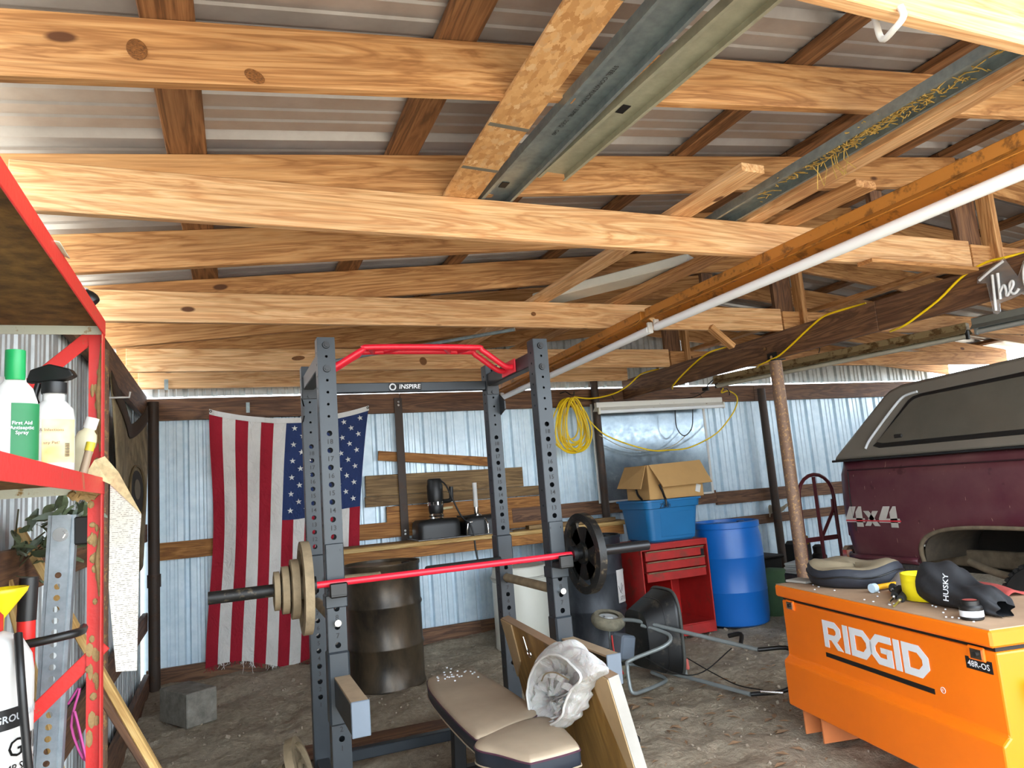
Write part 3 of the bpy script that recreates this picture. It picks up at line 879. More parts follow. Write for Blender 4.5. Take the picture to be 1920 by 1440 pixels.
M_DRUM = drum_mat('oily_black_steel', '#2a2723', '#6c5b45', 4, .45, .34, .35)
M_DRUMB = drum_mat('blue_black_steel', '#1b2028', '#4a4f54', 4, .4, .4, .2)
drum('oil_drum', 'grimy dark brown steel oil drum standing under the bench shelf', (1.115, 5.63, -.02), .29, .90, M_DRUM)
wd = thing('plastic_barrel', 'tall off-white plastic barrel behind the right rack uprights', 'barrel', (2.40, 5.98, 0))
MB().lathe([(.235, 0), (.25, .02), (.25, .56), (.245, .575), (.255, .59), (.255, .63), (.245, .645), (.24, .69), (.23, .70), (.01, .70)], 40, Matrix.Translation((2.40, 5.98, -.01))).build('shell', plain('offwhite_plastic', '#d9d8ca', .45, 0, .05, 3), wd, smooth=35)
MB().lathe([(.256, .60), (.264, .605), (.264, .615), (.256, .62)], 40, Matrix.Translation((2.40, 5.98, -.01)), cap0=False, cap1=False).build('rim_band', plain('grey_plastic', '#b9b8ac', .5), wd, smooth=35)
db = drum('steel_drum', 'blue-black steel drum with a hand-marked white paper label', (2.96, 5.72, -.01), .29, .91, M_DRUMB)
b = MB()
b.grid(lambda u, v: (2.96 + .296*math.cos(-1.20 + .42*u), 5.72 + .296*math.sin(-1.20 + .42*u), .34 + .27*v), 6, 1)
lb = b.build('paper_label', M_WHITE, db, solid=.002)
letters('5711', face_frame((2.96 + .300*math.cos(-1.0), 5.72 + .300*math.sin(-1.0), .375), (.84, .54, 0), (.54, -.84, 0)), .045, 'hand_lettering', M_PRINT, lb)
b = MB()
for (a0, z0, a1, z1) in ((-1.16, .48, -1.09, .42), (-1.0, .50, -1.06, .44), (-1.02, .43, -.93, .48), (-1.09, .44, -1.02, .41)):
    b.tube([(2.96 + .299*math.cos(a0), 5.72 + .299*math.sin(a0), z0), (2.96 + .299*math.cos(a1), 5.72 + .299*math.sin(a1), z1)], .0018, 4)
b.build('pen_marks', M_PRINT, lb, kind='stuff')
bl = thing('plastic_barrel', 'bright blue plastic barrel standing right of the red cabinet', 'barrel', (4.34, 5.55, 0))
MB().lathe([(.25, 0), (.285, .02), (.295, .10), (.30, .30), (.302, .305), (.30, .31), (.302, .60), (.304, .605), (.302, .61), (.298, .78), (.285, .84), (.285, .86), (.295, .865), (.295, .915), (.275, .92), (.27, .89), (.01, .89)], 48, Matrix.Translation((4.34, 5.55, -.01))).build('shell', plain('blue_plastic', '#1265b8', .38, 0, .08, 3), bl, smooth=30)
b = MB()
for dx in (-.13, .13): b.lathe([(.035, .89), (.035, .915), (.01, .917)], 14, Matrix.Translation((4.34 + dx, 5.5, -.01)))
b.build('bung_caps', plain('dark_blue_cap', '#103c70', .5), bl, smooth=35, kind='stuff')
# ================================================================ RED CABINET, TOTE, BOX
M_CABRED = plain('dusty_red_enamel', '#a8231f', .5, 0, .22, 5, 0, dust=('#6b3a2c', .25))
M_CABIN = plain('bright_red_inside', '#b01814', .45, 0, .1, 4)
cb = thing('tool_cabinet', 'dusty red roller tool cabinet with three drawers and an open lower bay', 'cabinet', (3.62, 5.6, 0))
X0, X1, Y0, Y1, ZT = 3.27, 3.96, 5.35, 5.85, .80
for x in (X0 + .006, X1 - .006): MB().box((x, (Y0+Y1)/2, ZT/2), (.012, Y1-Y0, ZT), bev=.003).build('side_panel', M_CABRED, cb)
MB().box(((X0+X1)/2, (Y0+Y1)/2, ZT - .006), (X1-X0 - .025, Y1-Y0, .012)).build('top_panel', M_CABRED, cb)
MB().box(((X0+X1)/2, Y1 - .006, ZT/2), (X1-X0 - .025, .012, ZT - .03)).build('back_panel', M_CABIN, cb)
MB().box(((X0+X1)/2, (Y0+Y1)/2, .09), (X1-X0 - .025, Y1-Y0 - .02, .012)).build('floor_panel', M_CABRED, cb)
MB().box(((X0+X1)/2, Y0 + .008, .045), (X1-X0 - .025, .015, .085), bev=.003).build('kick_rail', M_CABRED, cb)
MB().box(((X0+X1)/2, Y0 + .008, ZT - .03), (X1-X0 - .025, .016, .045), bev=.003).build('top_rail', M_CABRED, cb)
MB().box((3.56, 5.6, .30), (.008, .45, .40)).build('divider', M_CABIN, cb)
for k in range(3):
    z = ZT - .10 - k * .088
    b = MB().box(((X0+X1)/2 - .005, Y0 + .004, z), (X1-X0 - .085, .018, .078), bev=.003); d = b.build('drawer', M_CABRED, cb)
    b = MB().add([((X0+X1)/2 - .30, Y0 - .006, z + .030), ((X0+X1)/2 + .29, Y0 - .006, z + .030), ((X0+X1)/2 + .29, Y0 - .022, z + .040), ((X0+X1)/2 - .30, Y0 - .022, z + .040)], [(0, 1, 2, 3)])
    b.build('pull_lip', M_DUSTY, d, solid=.004)
MB().box((X1 - .07, Y0 - .007, ZT - .115), (.03, .006, .06)).build('lock_plate', M_BLACKM, cb)

M_TOTE = plain('blue_tote_plastic', '#1d6a9e', .42, 0, .07, 3)
tt = thing('storage_tote', 'blue plastic storage tote with a handwritten name on the red cabinet', 'storage tote', (3.66, 5.62, .80))
def ringbox(x0, x1, y0, y1, z, r=.06, n=6):
    out = []
    for cx, cy, a0 in ((x1-r, y1-r, 0), (x0+r, y1-r, 90), (x0+r, y0+r, 180), (x1-r, y0+r, 270)):
        for i in range(n + 1):
            a = math.radians(a0 + 90 * i / n); out.append((cx + r*math.cos(a), cy + r*math.sin(a), z))
    return out
def shell_loft(levels, n=6):
    vs = []; b = MB(); k = 4 * (n + 1)
    for L in levels: vs += ringbox(*L[:5], r=L[5], n=n)
    fs = [(j*k+i, j*k+(i+1) % k, (j+1)*k+(i+1) % k, (j+1)*k+i) for j in range(len(levels)-1) for i in range(k)]
    fs.append(tuple(range(k))[::-1]); b.add(vs, fs); return b
shell_loft([(3.44, 3.87, 5.42, 5.80, .802, .04), (3.42, 3.90, 5.40, 5.82, .82, .05), (3.395, 3.935, 5.375, 5.85, 1.09, .06), (3.38, 3.95, 5.36, 5.865, 1.095, .06), (3.375, 3.955, 5.355, 5.87, 1.15, .06),
            (3.36, 3.97, 5.34, 5.885, 1.152, .06), (3.36, 3.97, 5.34, 5.885, 1.168, .06), (3.39, 3.94, 5.37, 5.855, 1.168, .05), (3.40, 3.93, 5.38, 5.845, 1.10, .05), (3.43, 3.88, 5.41, 5.81, .83, .04)]).build('tub', M_TOTE, tt, smooth=30)
MB().box((3.70, 5.392, .95), (.36, .012, .22), rot=(.09, 0, 0), bev=.005).build('front_panel', M_TOTE, tt)
letters('ZACH', face_frame((3.56, 5.348, 1.115), (1, 0, .06), (0, -1, 0)), .058, 'hand_lettering', M_PRINT, tt)
M_CARD = plain('cardboard', '#b8905a', .85, 0, .08, 4)
bx = thing('cardboard_box', 'open brown cardboard box with folded flaps sitting in the blue tote', 'cardboard box', (3.72, 5.62, 1.12))
def quad(pts, th=.004): return MB().add(pts, [tuple(range(len(pts)))])
bx0, bx1, by0, by1, bz0, bz1 = 3.465, 4.035, 5.425, 5.80, 1.171, 1.475
for nm, pp in (('front_side', [(bx0, by0, bz0), (bx1, by0, bz0), (bx1, by0, bz1), (bx0, by0, bz1)]),
               ('left_side', [(bx0, by0, bz0), (bx0, by1, bz0), (bx0, by1, bz1), (bx0, by0, bz1)]),
               ('right_side', [(bx1, by0, bz0), (bx1, by1, bz0), (bx1, by1, bz1), (bx1, by0, bz1)]),
               ('back_side', [(bx0, by1, bz0), (bx1, by1, bz0), (bx1, by1, bz1), (bx0, by1, bz1)]),
               ('bottom', [(bx0, by0, bz0+.004), (bx1, by0, bz0+.004), (bx1, by1, bz0+.004), (bx0, by1, bz0+.004)])):
    quad(pp).build(nm, M_CARD, bx, solid=.005)
for pp in ([(bx0+.015, by0-.006, bz1), (bx1-.005, by0-.006, bz1+.015), (bx1+.03, by0-.105, bz1-.19), (bx0+.065, by0-.125, bz1-.20)],
           [(bx0-.006, by0+.01, bz1), (bx0-.006, by1, bz1-.01), (bx0-.115, by1-.02, bz1-.19), (bx0-.085, by0+.0, bz1-.205)],
           [(bx1+.006, by0+.02, bz1), (bx1+.006, by1, bz1), (bx1+.13, by1, bz1-.14), (bx1+.13, by0+.05, bz1-.15)],
           [(bx0, by1+.006, bz1), (bx1, by1+.006, bz1), (bx1, by1+.10, bz1-.16), (bx0, by1+.10, bz1-.16)]):
    quad(pp).build('flap', M_CARD, bx, solid=.005)
MB().box((3.98, 5.421, 1.24), (.05, .003, .07), rot=(0, .3, 0)).build('torn_tape', M_WHITE, bx)
b = MB()
for pp in ([(3.56, 5.40, 1.30), (3.57, 5.385, 1.25), (3.565, 5.35, 1.19), (3.56, 5.325, 1.165), (3.56, 5.325, 1.11)],): b.tube(pp, .011, 6, smooth=4)
tag(b.build('strap', M_BLACKP, None, smooth=60), 'black strap hanging over the rim of the blue tote', 'strap')
b = MB().tube([(3.44, 5.60, 1.27), (3.435, 5.57, 1.22), (3.44, 5.52, 1.175)], .010, 6, smooth=4)
tag(b.build('strap', M_BLACKP, None, smooth=60), 'short black strap on the left side of the cardboard box', 'strap')

# ================================================================ MIRROR, WALL LIGHT, CORDS
def mirror_mat():
    q = NT('scuffed_mirror'); mp = q.coords((1, 1, 1)); n = q.noise(mp, 7, 8, .7)
    q.color(q.ramp(n, [(.3, lin('#7c8a94')), (.6, lin('#98a6ae')), (.75, lin('#bcc8ce'))]))
    n2 = q.noise(mp, 16, 6, .7); r = q.ramp(n2, [(.3, (.10,)*3), (.8, (.30,)*3)]); q.l(r, 0, q.b, 'Roughness')
    return q.set(None, .55)
mr = thing('wall_mirror', 'large scuffed mirror sheet with narrow white edging on the back wall', 'mirror', (4.27, 6.53, 1.16))
MB().box((4.28, 6.535, 1.655), (1.38, .010, 1.0)).build('sheet', mirror_mat(), mr)
for x in (3.575, 4.985): MB().box((x, 6.533, 1.655), (.03, .018, 1.03), bev=.003).build('edge_strip', M_WHITE, mr)
MB().box((4.28, 6.533, 1.148), (1.38, .018, .022), bev=.003).build('edge_strip', M_WHITE, mr)
M_FIXW = rusty('old_white_enamel', '#dcd8cc', '#8a6a48', .06, 20, .5, 0)
M_TUBE = plain('fluorescent_glass', '#f0f2f2', .25, 0, .02, 4)
def shop_light(name, label, p0, p1, body, tube_m, ends=M_DARK, w=.11, tz=-.065, ty=0.0, hang=None, up=(0, 0, 1), cat='light fixture', tr=.019):
    """strip light from p0 to p1 (centre of the housing)"""
    t = thing(name, label, cat, p0)
    F = frame(p0, p1, up); L = (Vector(p1) - Vector(p0)).length
    def bl(b, nm, m, sm=None): b.v = [tuple(F @ Vector(v)) for v in b.v]; return b.build(nm, m, t, smooth=sm)
    bl(MB().box((L/2, 0, .012), (L, w*.55, .055), bev=.004), 'housing', body)
    b = MB().add([(0, -w*.28, -.012), (L, -w*.28, -.012), (L, -w*.62, -.045), (0, -w*.62, -.045), (0, w*.28, -.012), (L, w*.28, -.012), (L, w*.62, -.045), (0, w*.62, -.045)], [(0, 1, 2, 3), (4, 5, 6, 7), (0, 1, 5, 4)])
    o = bl(b, 'reflector', body); q = o.modifiers.new('s', 'SOLIDIFY'); q.thickness = .003
    bl(MB().cyl((.02, ty, tz), (L - .02, ty, tz), tr, n=14), 'tube', tube_m, 40)
    for x in (.012, L - .012): bl(MB().box((x, ty, tz + .012), (.022, .035, .07), bev=.004), 'lamp_holder', ends)
    return t
shop_light('shop_light', 'short white fluorescent light hanging level above the wall mirror', (3.51, 6.33, 2.12), (5.08, 6.33, 2.135), M_FIXW, M_TUBE, M_FIXW, w=.10, tz=-.062, ty=-.045)
for x in (3.75, 4.85): tag(MB().tube([(x, 6.33, 2.16), (x, 6.40, 2.24), (x, 6.55, 2.26)], .003, 5).build('hanger_wire', M_DARK), 'thin wire holding the left end of the white wall light' if x < 4 else 'thin wire holding the right end of the white wall light', 'wire')
M_FIXRUST = rusty('rust_orange_housing', '#b9772b', '#8d5a1f', .4, 12, .5, .1)
M_FIXOLD = rusty('dirty_brown_housing', '#9c8a66', '#6e5330', .5, 10, .55, .1)
M_FIXGREY = plain('grey_housing', '#8f9490', .45, .2, .1, 6)
shop_light('shop_light', 'long rust-orange fluorescent fixture with white tube under the near ties', (2.47, .95, 2.365), (2.46, 3.645, 2.365), M_FIXRUST, M_TUBE, M_WHITE, w=.12, ty=-.035, tz=-.075, tr=.025)
shop_light('shop_light', 'rust-orange fluorescent fixture continuing toward the back wall, end behind the rack', (2.465, 3.70, 2.365), (2.43, 6.25, 2.30), M_FIXRUST, M_TUBE, M_WHITE, w=.12, ty=-.035, tz=-.075, tr=.025)
shop_light('shop_light', 'dirty brown fluorescent fixture hanging right of the brown beam', (5.28, 3.60, 2.31), (4.73, 5.95, 2.31), M_FIXOLD, plain('dusty_tube', '#c9c4b2', .4), M_DARK, w=.11)
shop_light('shop_light', 'grey metal fluorescent fixture over the pickup topper', (5.70, 1.6, 2.33), (5.29, 3.56, 2.33), M_FIXGREY, plain('grey_tube', '#b9bab5', .4), M_FIXGREY, w=.12)
for p in ((5.42, 2.95), (5.0, 4.8)):
    tag(MB().tube([(p[0], p[1], 2.36), (p[0] + .02, p[1], 2.40), (p[0], p[1], 2.42)], .004, 6).build('hook', M_DARK), 'small hook holding the grey fixture near the pickup' if p[1] < 4 else 'small hook holding the dirty brown fixture', 'hook')
M_YEL = plain('yellow_cord', '#f2cd12', .45, 0, .05, 8)
yc = thing('extension_cord', 'yellow extension cord woven along the brown beam and coiled on the back wall', 'cord', (3.95, 6.3, 2.3))
for pp in ([(4.03, 2.30, 2.41), (3.97, 2.44, 2.408), (3.965, 2.55, 2.412), (3.962, 2.69, 2.372), (3.962, 2.84, 2.287), (3.962, 2.99, 2.225), (3.97, 3.11, 2.188), (4.02, 3.25, 2.185)],
           [(4.02, 3.40, 2.415), (3.968, 3.60, 2.41), (3.962, 3.72, 2.402), (3.962, 3.86, 2.353), (3.962, 4.06, 2.266), (3.965, 4.20, 2.215), (3.955, 4.30, 2.196), (3.97, 4.42, 2.186), (4.03, 4.52, 2.184)],
           [(4.03, 4.80, 2.42), (3.968, 4.98, 2.415), (3.962, 5.16, 2.38), (3.962, 5.41, 2.295), (3.965, 5.6, 2.215), (4.02, 5.7, 2.194)],
           [(4.03, 5.9, 2.425), (3.968, 6.08, 2.42), (3.962, 6.2, 2.40), (3.90, 6.32, 2.32), (3.75, 6.36, 2.25), (3.5, 6.37, 2.21), (3.30, 6.37, 2.23)],
           [(3.32, 6.37, 2.15), (3.39, 6.36, 2.05), (3.55, 6.34, 1.86), (3.78, 6.30, 1.736), (4.09, 6.28, 1.64), (4.30, 6.28, 1.632), (4.56, 6.28, 1.645), (4.92, 6.30, 1.767), (5.15, 6.32, 1.93), (5.29, 6.34, 2.076), (5.36, 6.4, 2.19), (5.31, 6.46, 2.26), (5.24, 6.5, 2.25), (5.22, 6.44, 2.29)]):
    MB().tube(pp, .0075, 8, smooth=6).build('cord_run', M_YEL, yc, smooth=60)
rr = random.Random(11)
for k in range(12):
    pts = []; hx = rr.uniform(.07, .19); hz = rr.uniform(.17, .285); cx = 3.22 + rr.uniform(-.035, .035); cz = 2.23 - hz - .02
    for i in range(14):
        a = 2*math.pi*i/14
        pts.append((cx + hx*math.sin(a)*(1 - .35*math.cos(a)) + rr.uniform(-.006, .006), 6.38 - .010*k + rr.uniform(-.008, .008), cz + hz*math.cos(a)))
    MB().tube(pts, .0075, 7, closed=True, smooth=4).build('coil_loop', M_YEL, yc, smooth=60)
tag(MB().tube([(3.21, 6.50, 2.29), (3.21, 6.38, 2.29), (3.21, 6.26, 2.235), (3.21, 6.20, 2.225), (3.21, 6.19, 2.26)], .006, 6).build('wall_hook', M_DARK), 'dark nail hook carrying the coiled yellow cord', 'hook')
tag(MB().tube([(5.27, 6.55, 2.30), (5.27, 6.44, 2.29), (5.27, 6.40, 2.24), (5.28, 6.42, 2.21)], .006, 6).build('wall_hook', M_DARK), 'black hook on the top plate where the yellow cord ends', 'hook')
tag(MB().tube([(3.57, 6.42, 1.837), (3.84, 6.42, 1.698), (4.16, 6.42, 1.642), (4.46, 6.42, 1.683), (4.72, 6.42, 1.843)], .004, 6, smooth=6).build('twine', plain('dull_twine', '#b8a886', .8)), 'dull tan twine sagging across the mirror behind the yellow cord', 'twine')
tag(MB().tube([(4.49, 6.36, 2.07), (4.485, 6.36, 1.87), (4.57, 6.36, 1.777), (4.68, 6.36, 1.864), (4.72, 6.36, 2.07)], .006, 6, smooth=6).build('black_cord', M_BLACKP), 'black power cord looping below the white wall light', 'cord')
b = MB().tube([(4.73, 5.97, 2.32), (4.75, 6.1, 2.28), (4.80, 6.2, 2.24), (4.72, 6.28, 2.19), (4.6, 6.33, 2.175), (4.4, 6.33, 2.165)], .006, 6, smooth=5).box((4.78, 6.18, 2.25), (.04, .07, .04), rot=(0, 0, .5), bev=.006)
tag(b.build('plug_lead', M_DARK, smooth=40), 'dark plug lead joining the brown fixture to the wall light', 'cord')

# ---- acrylic neon-style sign on the beam
sg = thing('neon_sign', 'white script neon sign on a clear backing on the brown beam', 'sign', (3.94, 2.4, 2.2))
def sy(pts): return [(3.945, 2.58 - x, 2.13 + z) for x, z in pts]
q = NT('clear_acrylic'); q.b.inputs['Base Color'].default_value = (.9, .93, .95, 1); q.b.inputs['Transmission Weight'].default_value = .9
M_ACR = q.set(.12)
strokes = [[(.0, .19), (.07, .225), (.145, .255)], [(.075, .20), (.068, .10), (.060, .0)], [(.105, .20), (.10, .12), (.095, .055)],
           [(.097, .09), (.125, .125), (.133, .10), (.132, .065), (.15, .08)], [(.15, .08), (.175, .115), (.172, .135), (.157, .12), (.155, .08), (.175, .065), (.20, .085)],
           [(.30, .225), (.25, .20), (.232, .12), (.25, .05), (.30, .03)]]
for st in strokes: MB().tube(sy(st), .0075, 8, smooth=5).build('stroke', M_WPRINT, sg, smooth=60)
b = MB()
M = Matrix(((0, 0, 1, 3.954), (-1, 0, 0, 2.58), (0, 1, 0, 2.13), (0, 0, 0, 1)))
b.prism([(-.02, .18), (.03, .165), (.04, -.01), (.06, -.022), (.078, -.01), (.082, .035), (.12, .04), (.16, .045), (.21, .055), (.24, .025), (.31, .01), (.31, .245), (.24, .225), (.2, .15), (.16, .245), (.145, .275), (.06, .245), (-.015, .212)], 0, .004, M)
b.build('backing', M_ACR, sg)

# ================================================================ LUMBER AND STUDS LYING ON THE TIES
os_ = loose('osb_strip', 'long strip of oriented strand board laid across the nearest two ties', (.87, .75, 2.5835), (.93, 2.80, 2.5835), .015, .15, M_OSB, cat='board')
for xx in (.62, 1.30, 1.62): new_obj('stain_band', MB().box((0, 0, 0), (.02, .15, .001)).build('tmp', plain('grey_stain', '#6b665a', .8)).data, None, os_, WM[os_.name] @ Matrix.Translation((xx, 0, -.0082)) @ Euler((0, 0, .12)).to_matrix().to_4x4())
for o in [o for o in bpy.data.objects if o.name.startswith('tmp')]: bpy.data.objects.remove(o)
def stud(name, label, p0, p1, w, h, up=(0, 0, 1), flip=1, holes=(), m=M_STUD):
    t = thing(name, label, 'metal stud', p0); F = frame(p0, p1, up); L = (Vector(p1)-Vector(p0)).length
    b = MB(); s = flip
    vs = []
    prof = [(-w/2 + .012, s*-h), (-w/2, s*-h), (-w/2, 0), (w/2, 0), (w/2, s*-h), (w/2 - .012, s*-h)]
    for x in (0, L):
        for (y, z) in prof: vs.append(tuple(F @ Vector((x, y, z))))
    fs = [(i, i+1, i+7, i+6) for i in range(5)]
    b.add(vs, fs); o = b.build('channel', m, t, solid=.0025)
    if holes:
        b = MB()
        for x in holes:
            b.add([tuple(F @ Vector(v)) for v in MB().box((x, 0, -.0022*s if s < 0 else -.0035), (.05, .03, .002)).v], MB().box((0, 0, 0), (1, 1, 1)).f)
        b.build('knockout', M_PRINT, t, kind='stuff')
    return t, F, L
t, F, L = stud('steel_stud', 'blue-grey ribbed steel stud lying beside the strand board strip', (1.13, .75, 2.611), (1.08, 2.80, 2.611), .14, .034, holes=(1.80,))
b = letters('STUD', face_frame(F @ Vector((1.15, -.01, -.004)), F.to_3x3() @ Vector((1, 0, 0)), F.to_3x3() @ Vector((0, 0, -1))), .022, 'lettering', M_PRINT, t)
stud('steel_stud', 'pale cream-grey steel stud lying right of the ribbed one, cut end toward the wall', (1.345, .75, 2.609), (1.23, 2.40, 2.609), .125, .030, holes=(1.15,), m=galv('dull_stud', '#9d9c86', '#b3b29b', .5, .4, 20))
stud('steel_stud', 'olive-grey steel stud filled with straw over the middle of the ties', (2.24, .70, 2.612), (2.28, 2.82, 2.612), .13, .035, holes=())
b = MB(); rr = random.Random(5)
for i in range(420):
    y = rr.triangular(1.25, 2.45, 1.75); x = 2.262 + rr.uniform(-.05, .05); a = rr.uniform(0, 6.3); L = rr.uniform(.01, .045)
    z = 2.588 + rr.uniform(0, .02); d = Vector((math.cos(a), math.sin(a), rr.uniform(-.4, .4))) * L
    b.tube([(x, y, z), (x + d.x, y + d.y, z + d.z)], .0022, 3, caps=False)
for i in range(9): 
    y = rr.uniform(1.9, 2.1); b.tube([(2.29, y, 2.60), (2.30, y + rr.uniform(-.03, .03), 2.56), (2.30, y + rr.uniform(-.05, .05), 2.50)], .002, 3, caps=False)
tag(b.build('straw_nest', plain('straw', '#c2a054', .9, 0, .3, 40), fix=False), 'loose straw from a bird nest lying in the olive steel stud', 'straw', kind='stuff')
loose('timber_board', 'pine board resting across the ties with its end near the straw stud', (2.03, 2.15, 2.594), (1.90, 5.95, 2.594), .036, .12, M_TIE)
loose('timber_board', 'pine board on the ties just left of the rust-orange fixture', (2.68, 2.17, 2.594), (2.46, 5.85, 2.594), .036, .13, M_RAFTER)
loose('timber_board', 'pale long board on the ties directly above the rust-orange fixture', (2.42, .7, 2.594), (2.44, 2.85, 2.594), .036, .085, M_TIE)
loose('timber_board', 'brown board lying across the ties near the ridge web posts', (3.05, 2.2, 2.594), (3.35, 6.1, 2.594), .036, .09, M_RAFTER)
ph = thing('lamp_carton', 'long flattened white lamp carton with blue lettering lying on the ties', 'carton', (2.3, 4.2, 2.59))
F = frame((2.07, 4.36, 2.617), (2.70, 3.40, 2.617)); 
b = MB(); b.box((.55, .0, .035), (1.12, .20, .06), bev=.006); b.v = [tuple(F @ Vector(v)) for v in b.v]
b.build('sleeve', plain('white_card', '#d6d3c6', .7, 0, .06, 8), ph)
letters('PHILIPS', face_frame(F @ Vector((.16, -.103, .034)), F.to_3x3() @ Vector((1, 0, 0)), F.to_3x3() @ Vector((0, -1, 0))), .052, 'lettering', plain('blue_print', '#2a5f9c', .6), ph)
tag(MB().cyl((1.75, 4.12, 2.38), (.7, 5.2, 2.38), .012, n=8).build('conduit', M_STUD, smooth=40), 'thin steel conduit crossing under the ties behind the red pull-up bar', 'pipe')
tag(MB().tube([(1.47, 1.03, 2.41), (1.475, 1.03, 2.385), (1.48, 1.06, 2.375), (1.50, 1.11, 2.385), (1.50, 1.12, 2.45)], .008, 8, smooth=5).build('white_cable', M_WHITE, smooth=60), 'loop of white cable around the nearest tie beam', 'cable')
for (x, y, z) in ((.2, 6.43, 2.24), (.36, 6.52, 2.15), (-.43, 6.40, 2.43)):
    tag(MB().box((x, y + .11 if x > 0 else y, z), (.03, .004, .09)).build('bracket', M_STUD), {.2: 'tall pale steel mending plate on the top plate above the flag', .36: 'small steel strap plate just right of the tall mending plate', -.43: 'small steel nail plate on the last tie near the left corner'}[x], 'bracket')
# ================================================================ ORANGE JOBSITE BOX
M_ORANGE = plain('orange_enamel', '#f0750d', .38, 0, .05, 3)
def lid_mat():
    q = NT('dusty_orange_top'); mp = q.coords((1, 1, 1)); n = q.noise(mp, 4, 6, .6)
    q.color(q.ramp(n, [(.3, lin('#9a7c62')), (.7, lin('#b89878'))])); return q.set(.85)
M_LIDTOP = lid_mat()
RZ = math.radians(-100.876)
jb = thing('jobsite_box', 'orange steel jobsite tool chest with white lettering on its front', 'tool chest', (2.7075, 3.114, 0), (0, 0, RZ))
JL, JW, JT = 1.3635, .66, .76
def J(b, nm, m, **k): return b.build(nm, m, jb, local=True, **k)
body = [(.02, .68), (.02, .40), (-.012, .375), (-.012, .155), (JW + .0, .155), (JW, .40), (JW - .02, .68)]
Mx = Matrix(((0, 0, 1, 0), (1, 0, 0, 0), (0, 1, 0, 0), (0, 0, 0, 1)))
J(MB().prism(body, .012, JL - .012, Mx), 'body', M_ORANGE, bevel=.008)
J(MB().box((JL/2, JW/2, .69), (JL - .04, JW - .05, .018)), 'lid_gap', M_PRINT)  # black strip filling the gap between lid and body
J(MB().box((JL/2, JW/2, .728), (JL, JW + .01, .060), bev=.008), 'lid', M_ORANGE)
J(MB().box((JL/2, JW/2, .7595), (JL - .012, JW - .002, .004)), 'lid_top', M_LIDTOP)
for x in (.14, JL - .14):
    J(MB().box((x, JW/2, .148), (.16, JW - .06, .010)).box((x - .075, JW/2, .085), (.008, JW - .06, .13)).box((x + .075, JW/2, .085), (.008, JW - .06, .13)), 'skid', plain('dusty_orange', '#d27b45', .6))
for x in (.095, JL - .095):
    l = J(MB().box((x, .016, .662), (.075, .010, .050), bev=.004), 'lock_recess', M_ORANGE)
    J(MB().box((x + .005, .010, .662), (.048, .008, .034)), 'lock_plate', M_CHROME)
    J(MB().cyl((x + .005, .006, .662), (x + .005, .000, .662), .009, n=12), 'lock_cylinder', M_DARK)
# end handle and recess
J(MB().box((JL - .006, .30, .52), (.010, .36, .12), bev=.004), 'end_recess', M_PRINT)
J(MB().tube([(JL + .0, .13, .565), (JL + .03, .13, .56), (JL + .035, .16, .47), (JL + .03, .20, .44), (JL + .03, .42, .44), (JL + .03, .46, .47), (JL, .47, .565)], .014, 10, smooth=4), 'carry_handle', M_ORANGE, smooth=50)
# lettering as flat print
def slab(polys, x0, z0, s, sz, y, th=.0015):
    b = MB()
    M = Matrix(((s, 0, 0, x0), (0, 0, -1, y), (0, sz, 0, z0), (0, 0, 0, 1)))
    for p in polys: b.prism(p, 0, th, M)
    return b
def I_(x): return [[(x, 0), (x+.26, 0), (x+.26, 1), (x, 1)]]
def D_(x): return [[(x, 0), (x+.26, 0), (x+.26, 1), (x, 1)], [(x+.26, .78), (x+.75, .78), (x+.95, 1-.0), (x+.26, 1)][:0] or [(x+.26, .76), (x+.62, .76), (x+.72, 1), (x+.26, 1)],
                   [(x+.26, 0), (x+.72, 0), (x+.62, .24), (x+.26, .24)], [(x+.62, .76), (x+.80, .58), (x+1.06, .68), (x+.72, 1)], [(x+.80, .42), (x+1.06, .32), (x+1.06, .68), (x+.80, .58)], [(x+.62, .24), (x+.72, 0), (x+1.06, .32), (x+.80, .42)]]
def R_(x): return [[(x, 0), (x+.26, 0), (x+.26, 1), (x, 1)], [(x+.26, .76), (x+.62, .76), (x+.70, 1), (x+.26, 1)], [(x+.62, .76), (x+.70, 1), (x+.98, .80), (x+.98, .70), (x+.72, .68)],
                   [(x+.72, .68), (x+.98, .70), (x+.98, .52), (x+.72, .58)], [(x+.72, .58), (x+.98, .52), (x+.76, .30), (x+.26, .30), (x+.26, .50), (x+.62, .50)], [(x+.42, .30), (x+.70, .30), (x+1.04, 0), (x+.72, 0)]]
def G_(x): return [[(x+.34, 1), (x+.44, .76), (x+1.02, .76), (x+1.02, 1)], [(x+.34, 1), (x, .68), (x+.26, .58), (x+.44, .76)], [(x, .68), (x, .32), (x+.26, .42), (x+.26, .58)], [(x, .32), (x+.34, 0), (x+.44, .24), (x+.26, .42)],
                   [(x+.34, 0), (x+1.02, 0), (x+1.02, .24), (x+.44, .24)], [(x+.76, .24), (x+1.02, .24), (x+1.02, .58), (x+.76, .58)], [(x+.50, .40), (x+.80, .40), (x+.80, .58), (x+.50, .58)]]
S, SZ, LX, LZ = .122, .125, .352, .507
pos = [(R_, 0), (I_, 1.12), (D_, 1.48), (G_, 2.46), (I_, 3.58), (D_, 3.94)]
for fn, x in pos:
    J(slab([[(px, py) for px, py in poly] for poly in fn(x)], LX, LZ, S * 1.10, SZ, .0185), 'letter', M_WPRINT, fix=False)
J(MB().box((.69, .0185, .470), (.68, .002, .020)), 'stripe', M_PRINT)
J(MB().box((1.268, .0185, .622), (.115, .002, .042)), 'model_plate', M_PRINT)
tl = letters('48R-OS', face_frame((1.268, .0165, .620), (1, 0, 0), (0, -1, 0)), .030, None); J(tl, 'model_lettering', M_WPRINT, fix=False)
